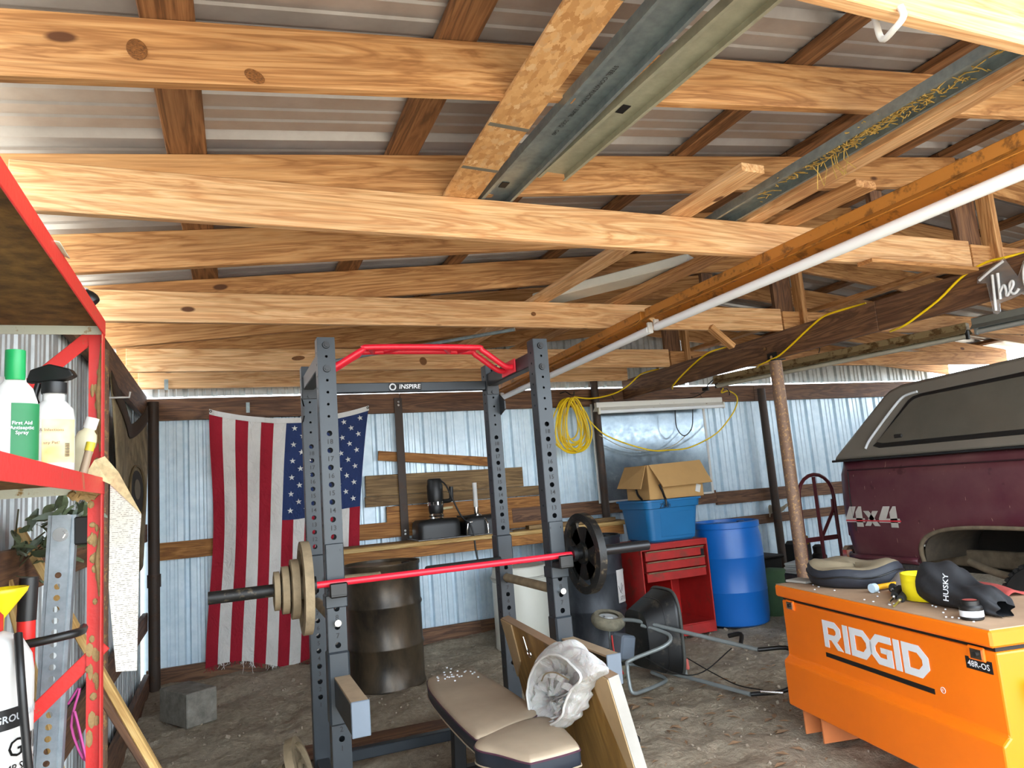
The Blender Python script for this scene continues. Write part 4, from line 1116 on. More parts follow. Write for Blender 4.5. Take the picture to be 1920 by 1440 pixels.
tl = letters('R', face_frame((1.075, .0175, .487), (1, 0, 0), (0, -1, 0)), .014, None)
rg = MB().tube([(1.075 + .011*math.cos(a), .0185, .487 + .011*math.sin(a)) for a in [i*math.pi/10 for i in range(20)]], .0012, 4, closed=True); tl.add(rg.v, rg.f); J(tl, 'trademark_ring', M_WPRINT, fix=False)
JM = WM[jb.name]
def jw(x, y, z): return tuple(JM @ Vector((x, y, z)))
TOP = .7625
# round zipped bag
M_BAG = plain('navy_bag_fabric', '#23262e', .6, 0, .3, 8, .3); M_BAGT = plain('dusty_bag_top', '#86785f', .9, 0, .15, 6, .2)
bg_ = thing('round_bag', 'flat round navy zipped bag with a dust-covered top on the orange chest', 'bag', jw(.25, .31, TOP))
T = JM @ Matrix.Translation((.25, .31, TOP))
def bagring(r, z, k=.04):
    return lambda a: (r * (1 + k*math.sin(3*a + 1)) * math.cos(a), r * (1 + k*math.sin(3*a+1)) * math.sin(a), z + (.012*math.sin(2*a + .6) + .008*math.sin(5*a)) * (1 if z > .05 else 0))
def ringloft(levels, n=40, cap0=True, cap1=True):
    b = MB(); vs = [f(2*math.pi*i/n) for f in levels for i in range(n)]
    fs = [(j*n+i, j*n+(i+1) % n, (j+1)*n+(i+1) % n, (j+1)*n+i) for j in range(len(levels)-1) for i in range(n)]
    if cap0: fs.append(tuple(range(n))[::-1])
    if cap1: fs.append(tuple(range((len(levels)-1)*n, len(levels)*n)))
    return b.add(vs, fs)
b = ringloft([bagring(.185, .0), bagring(.212, .015), bagring(.222, .05), bagring(.218, .085), bagring(.205, .10)], cap1=False); b.v = [tuple(T @ Vector(v)) for v in b.v]
b.build('side_band', M_BAG, bg_, smooth=50)
b = ringloft([bagring(.207, .099), bagring(.19, .108), bagring(.12, .098), bagring(.05, .088), bagring(.005, .085)], cap0=False); b.v = [tuple(T @ Vector(v)) for v in b.v]
b.build('top_panel', M_BAGT, bg_, smooth=60)
b = MB().tube([(T @ Vector(bagring(.223, .062)(2*math.pi*i/40))) for i in range(40)], .004, 6, closed=True); b.build('zipper', M_BLACKP, bg_, smooth=60)
tag(MB().box(jw(.05, .13, TOP + .008), (.13, .10, .012), rot=(0, 0, RZ + .3), bev=.002).build('booklet', plain('grey_paper', '#a9a59b', .8)), 'small grey booklet at the left front corner of the orange chest', 'booklet')
# tools
hm = thing('hammer', 'hammer handle end, yellow with a pale blue cap, lying on the orange chest', 'hammer', jw(.55, .22, TOP))
MB().cyl(jw(.535, .195, TOP + .022), jw(.50, .34, TOP + .022), .013, .012, n=12).build('handle', plain('yellow_handle', '#e6a81e', .45), hm, smooth=40)
MB().cyl(jw(.540, .172, TOP + .022), jw(.535, .197, TOP + .022), .021, n=14).build('end_cap', plain('pale_blue_cap', '#b8cfdd', .4), hm, smooth=40)
gl = MB()
gl.grid(lambda u, v: jw(.36 + .20*u, .30 + .17*v, TOP + .004 + .055*math.sin(math.pi*u)*math.sin(math.pi*v)*(1 + .3*math.sin(9*u + 4*v)) ), 14, 10)
tag(gl.build('work_glove', plain('grey_glove', '#6f6660', .9, 0, .2, 20, .3), smooth=60, solid=.006), 'crumpled grey work glove behind the hammer', 'glove')
def screwdriver(label, a, c, tipm):
    t = thing('screwdriver', label, 'screwdriver', a)
    a = Vector(a); c = Vector(c); mid = a.lerp(c, .52)
    MB().cyl(a, mid, .019, .016, n=10).build('handle', M_RUBBER, t, smooth=40)
    MB().cyl(mid, mid.lerp(c, .25), .009, .008, n=10).build('ferrule', M_CHROME, t, smooth=40)
    MB().cyl(mid.lerp(c, .2), c, .0045, n=8).build('blade', tipm, t, smooth=40)
screwdriver('black-handled nut driver with a thick chrome shank on the orange chest', jw(.62, .26, TOP + .020), jw(.80, .055, TOP + .008), M_CHROME)
screwdriver('black-handled thin screwdriver right of the nut driver, tip over the chest edge', jw(.70, .23, TOP + .020), jw(.87, .02, TOP + .006), plain('brass_shank', '#a99a4e', .35, .7))
screwdriver('dark screwdriver half hidden between the hammer and the nut driver', jw(.56, .27, TOP + .020), jw(.64, .20, TOP + .018), M_DARK)
ys = thing('strap_roll', 'bright yellow flat recovery strap folded into a loop on the orange chest', 'strap', jw(.80, .25, TOP))
def ysf(u, v):
    a = 2*math.pi*u
    return jw(.80 + .105*math.cos(a)*(1 + .15*math.sin(a)), .235 + .075*math.sin(a), TOP + .004 + .105*v)
MB().grid(ysf, 40, 2, closed_u=True).build('outer_loop', plain('yellow_webbing', '#f0dc14', .6), ys, smooth=60, solid=.008)
MB().grid(lambda u, v: jw(.805 + .08*math.cos(6.283*u), .235 + .05*math.sin(6.283*u), TOP + .006 + .078*v), 32, 2, closed_u=True).build('inner_loop', plain('yellow_webbing_inner', '#e2cc12', .6), ys, smooth=60, solid=.008)
M_BLKBAG = plain('black_bag_fabric', '#202124', .62, 0, .3, 7, .3)
kb = thing('drawstring_bag', 'long limp black fabric bag with white lettering on the orange chest', 'bag', jw(1.0, .25, TOP))
def sack(u, v):
    a = 2*math.pi*u; x = .86 + .38*v
    r = (.088, .095, .093, .088, .078, .066, .058, .058, .056, .05, .03)[min(10, int(v*10))] if v < 1 else .012
    t = v * 10 - int(v * 10)
    tb = (.088, .095, .093, .088, .078, .066, .058, .058, .056, .05, .03, .012)
    k = min(10, int(v*10)); r = tb[k] * (1-t) + tb[k+1] * t
    r *= 1 + .06*math.sin(3*a + 9*v) + .04*math.sin(7*a - 13*v)
    zz = max(-r*.80, r * math.sin(a))
    return jw(x + .012*math.sin(5*a), .245 + 1.15*r*math.cos(a) - .05*v, TOP + .004 + r*.80 + zz)
MB().grid(sack, 36, 26, closed_u=True).build('sack', M_BLKBAG, kb, smooth=70, fix=True)
MB().lathe([(.001, 0), (.072, 0)], 24, JM @ Matrix.Translation((.862, .245, TOP + .075)) @ Euler((0, math.pi/2, 0)).to_matrix().to_4x4(), cap1=False).build('mouth', M_PRINT, kb)
letters('HUSKY', face_frame(jw(1.035, .137, TOP + .088), JM.to_3x3() @ Vector((-.10, .25, 1)), JM.to_3x3() @ Vector((.12, -1, .28))), .034, 'lettering', M_WPRINT, kb)
rb = thing('rag', 'faded red rag lying behind the black bag on the orange chest', 'rag', jw(.75, .5, TOP))
MB().grid(lambda u, v: jw(.40 + .55*u, .50 + .12*v, TOP + .006 + .03*abs(math.sin(5*u + 2*v))*math.sin(math.pi*v)), 24, 6).build('cloth', plain('faded_red_cloth', '#a0423c', .9, 0, .2, 12), rb, smooth=60, solid=.006)
pk = thing('small_jar', 'small round black jar with a white label band on the orange chest', 'jar', jw(1.20, .075, TOP))
T = JM @ Matrix.Translation((1.20, .085, TOP))
MB().lathe([(.036, 0), (.039, .004), (.039, .045), (.034, .052), (.030, .052), (.030, .068), (.004, .069)], 24, T).build('body', M_BLACKP, pk, smooth=35)
MB().lathe([(.0396, .012), (.0396, .034)], 24, T, cap0=False, cap1=False).build('label_band', M_WPRINT, pk, smooth=35)
MB().lathe([(.001, .070), (.024, .070)], 20, T, cap1=False).build('lid_disc', plain('red_lid', '#9c4a42', .5), pk)
b = MB(); rr = random.Random(9)
for i in range(26):
    p = jw(rr.uniform(.05, 1.3), rr.uniform(.03, .3), TOP + .003); b.box(p, (.006, .006, .004), rot=(0, 0, rr.random()))
tag(b.build('crumbs', M_WPRINT, fix=False), 'scattered white crumbs on the dusty top of the orange chest', 'crumbs', kind='stuff')
tag(MB().lathe([(.01, 0), (.06, .01), (.075, .05), (.06, .09), (.03, .11), (.005, .112)], 20, Matrix.Translation((2.93, 2.62, .0))).build('hitch_ball', plain('dusty_grey_rubber', '#5d5a4e', .9), smooth=50), 'dusty grey rubber ball under the orange chest', 'ball')

# ================================================================ PICKUP TRUCK
def maroon():
    q = NT('dusty_maroon_paint'); mp = q.coords((1, 1, 1)); n = q.noise(mp, 2.2, 5, .6)
    k = q.ramp(n, [(.40, (0, 0, 0, 1)), (.72, (.55, .55, .55, 1))])
    q.color(q.mix(k, lin('#4d1f2a'), lin('#74504c')))
    mp2 = q.coords((1, 70, 11)); mp2.inputs['Rotation'].default_value = (.35, 0, 0); n2 = q.noise(mp2, 1.0, 2, .5)
    k2 = q.ramp(n2, [(.735, (0, 0, 0, 1)), (.755, (.8, .8, .8, 1))])
    n3 = q.noise(mp, 5.5, 3, .5); k3 = q.ramp(n3, [(.66, (0, 0, 0, 1)), (.69, (.75, .75, .75, 1))])
    c1 = q.mix(k3, q.mix(k, lin('#4d1f2a'), lin('#74504c')), lin('#3a161c'))
    q.color(q.mix(k2, c1, lin('#a8917c')))
    return q.set(.38)
M_MAROON = maroon()
M_TOPPER = plain('grey_brown_fibreglass', '#6e675c', .5, 0, .08, 3)
M_ROCKER = plain('speckled_rocker_trim', '#3d3b38', .75, 0, .6, 60, .4)
M_MUD = plain('dried_mud', '#6a5d4a', .95, 0, .3, 14, .4)
tk = thing('pickup_truck', 'dusty maroon four-wheel-drive pickup with a grey-brown bed topper', 'truck', (5.55, 1.9, 0))
XS, XF = 4.60, 6.50
def sidex(z):
    if z > 1.30: return .012 + .02 * (z - 1.30) / .07
    if z > 1.0: return -.004 - .022 * math.sin((1.30 - z) / .30 * math.pi / 2)
    return -.026 + .075 * ((1.0 - z) / .45) ** 2
AC, AR, AT = 3.14, .62, .88
def archz(y):
    d = abs(y - AC) / AR
    return .60 if d >= 1 else .60 + (AT - .60) * (1 - d ** 3.2) ** (1 / 3.2) * 1.0
for s, nm in ((1, 'bed_side'), (-1, 'bed_side')):
    b = MB(); nu, nv = 70, 16
    def f(u, v):
        y = 1.95 + (4.40 - 1.95) * u; zb = archz(y); z = zb + (1.37 - zb) * v
        dx = sidex(z)
        if y > 4.30: dx += .05 * ((y - 4.30) / .10) ** 2
        arch = max(0, 1 - abs(math.hypot((y - AC) / AR, (z - .60) / (AT - .60 + .001)) - 1.18) / .30)
        dx -= .012 * arch if .55 < z < 1.1 else 0
        return ((XS + dx) if s > 0 else (XF - dx), y, z)
    b.grid(f, nu, nv); b.build(nm, M_MAROON, tk, smooth=50, solid=.006)
b = MB()
seam = [(XS - .022 + .006, 4.28, 1.29), (XS - .030, 4.28, 1.1), (XS - .032, 4.275, .95), (XS - .03, 4.265, .83)]
b.tube(seam, .004, 6, smooth=4); b.build('panel_seam', M_PRINT, tk)
MB().tube([(XS + sidex(1.30) - .004, y, 1.302) for y in (1.96, 3, 4.29)], .005, 6).build('body_line', plain('dark_maroon', '#2c1217', .5), tk)
# wheel-arch lip
pts = [(XS + sidex(archz(y)) - .002, y, archz(y)) for y in [AC + AR * math.cos(a) for a in [math.pi*i/30 for i in range(31)]]]
MB().tube(pts, .016, 8).build('arch_lip', M_MUD, tk, smooth=60)
b = MB(); b.grid(lambda u, v: (XS + .02 + .02*v, 3.79 + .58*u, .49 + .125*(1-v)), 8, 1); b.build('rocker_trim', M_ROCKER, tk, solid=.02)
b = MB(); b.grid(lambda u, v: (XS + .005 - .02*math.sin(math.pi*v), 3.78 + .60*u, .60 + .05*v), 8, 4); b.build('lower_moulding', M_MAROON, tk, smooth=50, solid=.006)
b = MB(); b.grid(lambda u, v: (XS + .02 + .02*v, 1.95 + .55*u, .49 + .125*(1-v)), 8, 1); b.build('rocker_trim', M_ROCKER, tk, solid=.02)
# tailgate, bumper
MB().box(((XS+XF)/2, 4.40, 1.0), (XF-XS-.16, .04, .74), bev=.02).build('tailgate', M_MAROON, tk)
MB().box(((XS+XF)/2, 4.47, .62), (XF-XS-.06, .10, .16), bev=.03).build('rear_bumper', M_CHROME, tk)
MB().box((XS + .065, 4.375, .98), (.09, .06, .40), bev=.012).build('tail_light', plain('tail_lens', '#5c1016', .3), tk)
# inner wheel housing, frame rail, axle, spring, tyre
b = MB(); b.grid(lambda u, v: (XS + .05 + .55*v, AC + (AR+.0)*math.cos(math.pi*u), .62 + (AT - .60)*abs(math.sin(math.pi*u))**.6), 24, 4); b.build('wheel_housing', plain('dark_housing', '#40382d', .95, 0, .3, 14, .4), tk, smooth=60, solid=.01)  # inside of the arch, coloured darker than its lip
MB().box((XS + .62, 3.0, .72), (.02, 2.2, .50)).build('inner_panel', M_DARK, tk)
MB().box((XS + .50, 3.1, .60), (.07, 2.5, .12), bev=.01).build('frame_rail', M_MUD, tk)
MB().tube([(XS + .30, 3.62, .60), (XS + .30, 3.4, .53), (XS + .30, 3.1, .50), (XS + .30, 2.7, .56)], .028, 8, smooth=4).build('leaf_spring', M_MUD, tk, smooth=60)
MB().cyl((XS + .25, 3.12, .76), (XS + .32, 3.22, .50), .02, n=10).build('shock_absorber', M_MUD, tk, smooth=40)
MB().cyl((XS + .2, 3.05, .40), (XF - .2, 3.05, .40), .05, n=14).build('axle', M_MUD, tk, smooth=40)
def tyre(cx, cy, r=.36, w=.26, face=-1):
    T = Matrix.Translation((cx, cy, r)) @ Euler((0, math.pi/2 * face, 0)).to_matrix().to_4x4()
    t = MB().lathe([(r*.55, -w*.42), (r*.72, -w*.5), (r*.93, -w*.46), (r*.975, -w*.38), (r*.975, w*.38), (r*.93, w*.46), (r*.72, w*.5), (r*.55, w*.42)], 48, T, cap0=False, cap1=False).build('tyre', M_RUBBER, tk, smooth=40)
    b = MB()
    for i in range(44):
        a = 2*math.pi*i/44
        for k, off in ((-1, 0), (1, math.pi/44)):
            b.box((r*.985*math.cos(a+off), r*.985*math.sin(a+off), k*w*.22), (.022, .026, w*.40), rot=(0, 0, a+off), M=T)
    b.build('tread_lugs', M_RUBBER, t, kind='stuff', fix=False)
    MB().lathe([(.02, -w*.1), (r*.3, -w*.12), (r*.5, -w*.38), (r*.56, -w*.42), (r*.56, w*.40)], 32, T, cap1=False).build('wheel_rim', M_FIXGREY, t, smooth=40)
tyre(XS + .24, 3.00, .33); tyre(XF - .24, 3.00, .33, face=1)
# 4x4 decal
Md = Matrix(((0, 0, -1, XS - .034), (-1, 0, 0, 4.345), (0, 1, 0, .865), (0, 0, 0, 1)))
def four(x): return [[(x, .20), (x + .145, .20), (x + .145, .52), (x - .0, .52)][:0] or [(x, .22), (x + .36, .22), (x + .36, .42), (x, .42)], [(x, .42), (x + .13, .42), (x + .22, 1.0), (x + .10, 1.0)], [(x + .20, 0), (x + .32, 0), (x + .32, 1.0), (x + .27, 1.0), (x + .20, .72)]]
dec = [[(px*.50, pz*.155) for px, pz in p] for p in four(0) + four(.62)]
dec += [[(px*.50, pz*.155) for px, pz in p] for p in ([(.35, .78), (.45, .78), (.63, .05), (.53, .05)], [(.35, .05), (.45, .05), (.62, .78), (.52, .78)])]
b = MB()
for p in dec: b.prism(p, 0, .0015, Md)
dcl = b.build('four_by_four_decal', plain('silver_decal', '#b5b0a6', .5), tk, fix=False)
MB().box((XS - .0365, 4.095, .912), (.001, .50, .010)).build('red_line', plain('decal_red', '#c2303a', .5), dcl)
# topper shell
def tx(z): return .155 * (z - 1.38) / .55
side = [(4.42, 1.385), (4.385, 1.43), (3.97, 1.845), (3.92, 1.885), (3.82, 1.915), (1.98, 1.99), (1.95, 1.95), (1.95, 1.385)]
b = MB(); n = len(side)
L = [(XS - .015 + tx(z), y, z) for y, z in side]; Rr = [(XF + .015 - tx(z), y, z) for y, z in side]
rl = []
b.add(L + Rr, [tuple(range(n)), tuple(range(n, 2*n))[::-1]] + [(i, (i+1) % n, n + (i+1) % n, n + i) for i in range(n)])
b.build('topper_shell', M_TOPPER, tk, bevel=.035, smooth=40)
MB().box(((XS+XF)/2, 3.18, 1.380), (XF-XS+.05, 2.48, .018), bev=.004).build('topper_rail', M_BLACKM, tk)
def onside(y, z, off=.0): return (XS - .015 + tx(z) - off, y, z)
wl_ = [(4.03, 1.475), (3.99, 1.505), (3.74, 1.785), (3.70, 1.81), (3.64, 1.822), (2.25, 1.875), (2.18, 1.86), (2.16, 1.82), (2.16, 1.50), (2.19, 1.455), (3.97, 1.455)]
def winpoly(k, off0, off1):
    cy = sum(p[0] for p in wl_)/len(wl_); cz = sum(p[1] for p in wl_)/len(wl_)
    P = [((y - cy)*(1 - k/ .8) + cy, (z - cz)*(1 - k/.19) + cz) for y, z in wl_]
    m = len(P); b = MB()
    b.add([onside(y, z, off0) for y, z in P] + [onside(y, z, off1) for y, z in P], [tuple(range(m)), tuple(range(m, 2*m))[::-1]] + [(i, (i+1) % m, m + (i+1) % m, m + i) for i in range(m)])
    return b
w = winpoly(0, -.005, .010).build('side_window', M_BLACKP, tk, bevel=.006)
winpoly(.030, .008, .013).build('glass', plain('dusty_tinted_glass', '#57534a', .22, 0, .12, 3), w)
MB().tube([onside(*p, .012) for p in ((4.09, 1.46), (4.05, 1.53), (3.90, 1.70), (3.80, 1.80), (3.74, 1.828), (3.66, 1.838))], .010, 8, smooth=4).build('trim_strip', plain('pale_trim', '#c9cdd0', .35), w, smooth=60)
MB().box(onside(3.80, 1.53, .016), (.015, .07, .028), bev=.006).build('latch', M_DARK, w)
# cab and bonnet toward the doorway
cabp = [(1.90, .55), (1.90, 1.36), (1.86, 1.86), (1.70, 1.90), (.75, 1.90), (.15, 1.36), (-1.45, 1.22), (-1.55, .60)]
Mc = Matrix(((0, 0, 1, 0), (1, 0, 0, 0), (0, 1, 0, 0), (0, 0, 0, 1)))
MB().prism(cabp, XS + .01, XF - .01, Mc).build('cab', M_MAROON, tk, bevel=.05, smooth=40)
MB().prism([(1.78, 1.42), (1.75, 1.80), (.82, 1.80), (.42, 1.42)], XS + .002, XS + .012, Mc).build('door_glass', M_BLACKP, tk)
tyre(XS + .16, -.75, .36); tyre(XF - .16, -.75, .36, face=1)

# ---- hand truck, compressor and odds behind the pickup
M_DKRED = plain('dark_red_steel', '#571a1e', .45, .1, .15, 8)
ht = thing('hand_truck', 'dark red steel hand truck with an arched top behind the rusty post', 'hand truck', (4.86, 4.95, 0))
arch = [(4.66, 4.92, .06), (4.66, 4.92, .6), (4.66, 4.92, 1.08)] + [(4.86 + .20*math.cos(a), 4.92, 1.09 + .19*math.sin(a)) for a in [math.pi - math.pi*i/10 for i in range(1, 10)]] + [(5.06, 4.92, 1.08), (5.06, 4.92, .6), (5.06, 4.92, .06)]
MB().tube(arch, .016, 10).build('frame', M_DKRED, ht, smooth=50)
for z in (.25, .72): MB().box((4.86, 4.92, z), (.40, .012, .04)).build('cross_bar', M_DKRED, ht)
MB().tube([(4.86, 4.925, 1.26), (4.86, 4.925, .25)], .016, 8).build('centre_bar', M_DKRED, ht)
MB().tube([(4.88, 4.93, .74), (5.04, 4.93, .95), (5.05, 4.93, 1.05)], .014, 8).build('brace', M_DKRED, ht)
MB().box((4.86, 4.84, .05), (.40, .18, .008)).build('toe_plate', M_DKRED, ht)
for x in (4.70, 5.02): MB().lathe([(.02, -.03), (.11, -.03), (.125, 0), (.11, .03), (.02, .03)], 24, Matrix.Translation((x, 5.06, .125)) @ Euler((0, math.pi/2, 0)).to_matrix().to_4x4()).build('wheel', M_RUBBER, ht, smooth=40)
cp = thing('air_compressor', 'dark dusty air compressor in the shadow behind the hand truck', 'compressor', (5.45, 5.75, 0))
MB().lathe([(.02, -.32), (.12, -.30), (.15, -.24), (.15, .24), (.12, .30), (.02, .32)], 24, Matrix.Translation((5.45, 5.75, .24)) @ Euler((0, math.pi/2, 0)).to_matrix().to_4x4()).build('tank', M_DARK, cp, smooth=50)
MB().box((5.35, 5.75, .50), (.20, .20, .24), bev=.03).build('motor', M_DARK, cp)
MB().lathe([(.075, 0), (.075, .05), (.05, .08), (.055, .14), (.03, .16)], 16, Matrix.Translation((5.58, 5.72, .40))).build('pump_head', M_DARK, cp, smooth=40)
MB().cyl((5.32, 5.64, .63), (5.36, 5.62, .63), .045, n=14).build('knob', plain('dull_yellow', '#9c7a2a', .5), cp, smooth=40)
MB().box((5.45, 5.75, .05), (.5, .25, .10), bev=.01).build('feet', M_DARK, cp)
st = thing('magazine_stack', 'small stack of grey folded papers behind the round bag', 'papers', (4.33, 4.62, 0))
MB().box((4.44, 4.70, .245), (.24, .30, .49), bev=.01).build('crate', M_DARK, st)
for k in range(5): MB().box((4.44 + .01*(k % 2), 4.70, .50 + .018*k), (.22, .28, .014), rot=(0, 0, .1*k)).build('paper', M_FIXGREY, st)
rg_ = MB().grid(lambda u, v: (5.70 + .34*u, 6.50 + .04*math.sin(7*u), .93 - .06*v - .06*math.sin(3*u + 2*v)*v + .02*math.sin(11*u)), 14, 6)
tag(rg_.build('rag', plain('pale_rag', '#a59a86', .9, 0, .2, 20), smooth=60, solid=.008), 'pale crumpled rag hanging on the lower girt behind the rusty post', 'rag')
tag(MB().lathe([(.05, 0), (.2, .0), (.22, .10), (.20, .30), (.16, .40), (.03, .42)], 24, Matrix.Translation((4.89, 5.66, -.01))).build('sack', plain('green_sack', '#3f5a3a', .8, 0, .2, 6, .3), smooth=60), 'dull green sack slumped beside the blue barrel', 'sack')
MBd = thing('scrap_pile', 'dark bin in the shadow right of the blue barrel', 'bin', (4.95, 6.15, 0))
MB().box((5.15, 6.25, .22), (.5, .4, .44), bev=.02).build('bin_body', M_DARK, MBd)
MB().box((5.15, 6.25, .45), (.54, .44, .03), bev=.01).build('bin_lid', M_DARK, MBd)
# ================================================================ ADJUSTABLE BENCH, PANEL, MESH BAG
M_VINYL = plain('dusty_brown_vinyl', '#a3917a', .62, 0, .12, 4)
M_VSIDE = plain('dark_navy_vinyl', '#1c222c', .45, 0, .15, 6)
M_STITCH = plain('plum_piping', '#4a2a38', .6)
wbn = thing('weight_bench', 'adjustable weight bench with dusty brown padded seat and back', 'weight bench', (1.03, 3.0, 0))
def pad(name, poly, zt, th, tilt=None):
    """rounded cushion: dark side wall, brown top"""
    c = Vector((sum(p[0] for p in poly)/len(poly), sum(p[1] for p in poly)/len(poly)))
    out = [Vector((p.x, p.y)) for p in spline([Vector((x, y, 0)) for x, y in poly], 5, True)]
    def zt_(p): return zt + (tilt(p[0], p[1]) if tilt else 0)
    def ring(k, dz): return [(c.x + (p.x - c.x)*k, c.y + (p.y - c.y)*k, zt_(p) + dz) for p in out]
    n = len(out)
    def loft(levels, capa, capb):
        b = MB(); vs = []
        for k, dz in levels: vs += ring(k, dz)
        fs = [(j*n+i, j*n+(i+1) % n, (j+1)*n+(i+1) % n, (j+1)*n+i) for j in range(len(levels)-1) for i in range(n)]
        if capa: fs.append(tuple(range(n))[::-1])
        if capb: fs.append(tuple(range((len(levels)-1)*n, len(levels)*n)))
        return b.add(vs, fs)
    o = loft([(.93, -th), (.985, -th + .008), (1.0, -th*.5), (.995, -.012)], True, False).build(name, M_VSIDE, wbn, smooth=50)
    loft([(.995, -.012), (.985, -.004), (.95, .002), (.80, .006), (.3, .009), (.02, .009)], False, True).build('cover', M_VINYL, o, smooth=60)
    b = MB().tube([Vector(p) for p in ring(.997, -.012)], .0035, 5, closed=True); b.build('piping', M_STITCH, o, smooth=60)
    b = MB().tube([Vector(p) for p in ring(1.0, -th + .012)], .003, 5, closed=True); b.build('piping', M_VINYL, o, smooth=60)
    return o
back_pad = [(.955, 3.72), (1.06, 3.745), (1.175, 3.735), (1.20, 3.6), (1.205, 3.2), (1.195, 2.93), (1.16, 2.84), (1.03, 2.78), (.885, 2.715), (.862, 2.80), (.872, 3.2), (.90, 3.55)]
pad('back_pad', back_pad, .455, .075)
seat_pad = [(.845, 2.69), (.90, 2.745), (1.05, 2.815), (1.17, 2.825), (1.205, 2.78), (1.20, 2.66), (1.165, 2.46), (1.13, 2.425), (.98, 2.415), (.945, 2.43), (.89, 2.55), (.845, 2.63)]
pad('seat_pad', seat_pad, .448, .075)
board('spine', (1.03, 2.45, .33), (1.05, 3.62, .33), .07, .06, M_BLACKM, wbn, bev=.006)
MB().box((1.03, 2.62, .355), (.18, .26, .02)).build('seat_plate', M_BLACKM, wbn)
for y in (2.95, 3.3, 3.6): MB().box((1.04, y, .372), (.22, .04, .016)).build('pad_bracket', M_BLACKM, wbn)
for y in (2.55, 3.55):
    board('leg', (1.03, y, .03), (1.04, y, .32), .06, .06, M_BLACKM, wbn, up=(1, 0, 0)); MB().box((1.03, y, .03), (.50, .06, .05), bev=.008).build('foot', M_BLACKM, wbn)
b = MB()
for k in range(6): b.box((.80 + .03*k, 2.50, .335), (.010, .02, .05), rot=(0, .3, 0))
b.box((.87, 2.505, .31), (.22, .02, .02)); b.build('adjust_rack', M_DARK, wbn, kind='stuff')
MB().cyl((.77, 2.50, .32), (.83, 2.50, .325), .016, n=12).build('pull_pin', M_CHROME, wbn, smooth=40)
b = MB(); rr = random.Random(3)
for i in range(26):
    b.box((1.05 + rr.gauss(0, .05), 3.62 + rr.gauss(0, .05), .467), (.007, .007, .005), rot=(0, 0, rr.random()))
tag(b.build('crumbs', M_WPRINT, fix=False), 'white crumbs on the far end of the bench back pad', 'crumbs', kind='stuff')

pn = thing('framed_panel', 'brown framed wood panel leaning against the weight bench', 'panel', (1.35, 2.9, 0))
ptop0, ptop1 = Vector((1.318, 3.56, .715)), Vector((1.243, 2.315, .690))
pdn = Vector((.155, -.02, -.69))
pu = (ptop1 - ptop0).normalized(); pv = pdn.normalized(); pnrm = pu.cross(pv).normalized()
if pnrm.x > 0: pnrm = -pnrm
PL = (ptop1 - ptop0).length; PH = .70
def pp(a, h, o=0.0): return ptop0 + pu*a + pv*h + pnrm*o
def pbox(a0, a1, h0, h1, o0, o1): 
    vs = [pp(a, h, o) for o in (o0, o1) for a, h in ((a0, h0), (a1, h0), (a1, h1), (a0, h1))]
    return MB().add(vs, [(0, 3, 2, 1), (4, 5, 6, 7), (0, 1, 5, 4), (1, 2, 6, 5), (2, 3, 7, 6), (3, 0, 4, 7)])
def panelwood():
    q = NT('old_panel_veneer'); mp = q.coords((6, 6, .8)); n = q.noise(mp, 1.4, 6, .6, 2.0)
    q.color(q.ramp(n, [(.3, lin('#6d4d20')), (.55, lin('#8f6a32')), (.72, lin('#ab864a'))])); return q.set(.45)
M_PANEL = panelwood(); M_PFRAME = plain('pale_panel_frame', '#a98d66', .6, 0, .1, 8)
pbox(.0, PL, 0, PH, .0, .008).build('sheet', M_PANEL, pn)
for a0, a1, h0, h1, m in ((0, PL, 0, .035, M_PFRAME), (0, .03, .035, PH, M_PFRAME), (PL - .03, PL, .035, PH, M_PFRAME), (.03, PL - .03, PH - .035, PH, M_PFRAME)):
    pbox(a0, a1, h0, h1, -.028, -.0005).build('frame_rail', m, pn)
pbox(PL - .002, PL + .004, -.004, PH, -.03, .012).build('edge_trim', plain('pale_worn_trim', '#918c84', .45), pn)
pbox(0, PL, -.004, 0, -.03, .010).build('edge_trim', plain('worn_top_edge', '#8f745a', .6), pn)
for tri in ([(.0, 0), (.17, 0), (.14, .19), (.0, .30)], [(PL - .18, 0), (PL, 0), (PL, .42), (PL - .03, .42)]):
    m = len(tri); MB().add([pp(a, h, .009) for a, h in tri] + [pp(a, h, .016) for a, h in tri], [tuple(range(m)), tuple(range(m, 2*m))] + [(i, (i+1) % m, m + (i+1) % m, m + i) for i in range(m)]).build('corner_gusset', M_PFRAME, pn)
b = MB().tube([pp(.36 + .025*math.cos(a), .10 + .018*math.sin(a), .018) for a in [k*math.pi/7 for k in range(14)]], .0022, 5, closed=True)
b.tube([pp(.32, .03, .012), pp(.345, .09, .018)], .002, 5); b.build('hanging_wire', M_CHROME, pn, kind='stuff')

q = NT('white_mesh_cloth'); q.b.inputs['Base Color'].default_value = lin('#c9c7c3'); q.b.inputs['Transmission Weight'].default_value = 0
q.b.inputs['Subsurface Weight'].default_value = .15; q.b.inputs['Alpha'].default_value = .88
mw = q.coords((9, 2.5, 5)); nm_ = q.noise(mw, 3, 4, .6, 1.0); q.bump(nm_, 0, .6, .03)
M_MESH = q.set(.8)
mbag = thing('mesh_bag', 'white mesh laundry bag draped over the leaning panel', 'laundry bag', (1.2, 2.6, .6))
SIL = [(2.29, .735), (2.42, .782), (2.56, .785), (2.72, .735), (2.86, .645), (2.945, .53), (2.935, .44), (2.86, .395), (2.76, .40), (2.64, .45), (2.53, .515), (2.48, .585), (2.40, .66)]
SR = spline([Vector((0, y, z)) for y, z in SIL], 5, True); NS = len(SR)
SC = Vector((0, 2.66, .59)); OC = Vector((0, 2.73, .53))
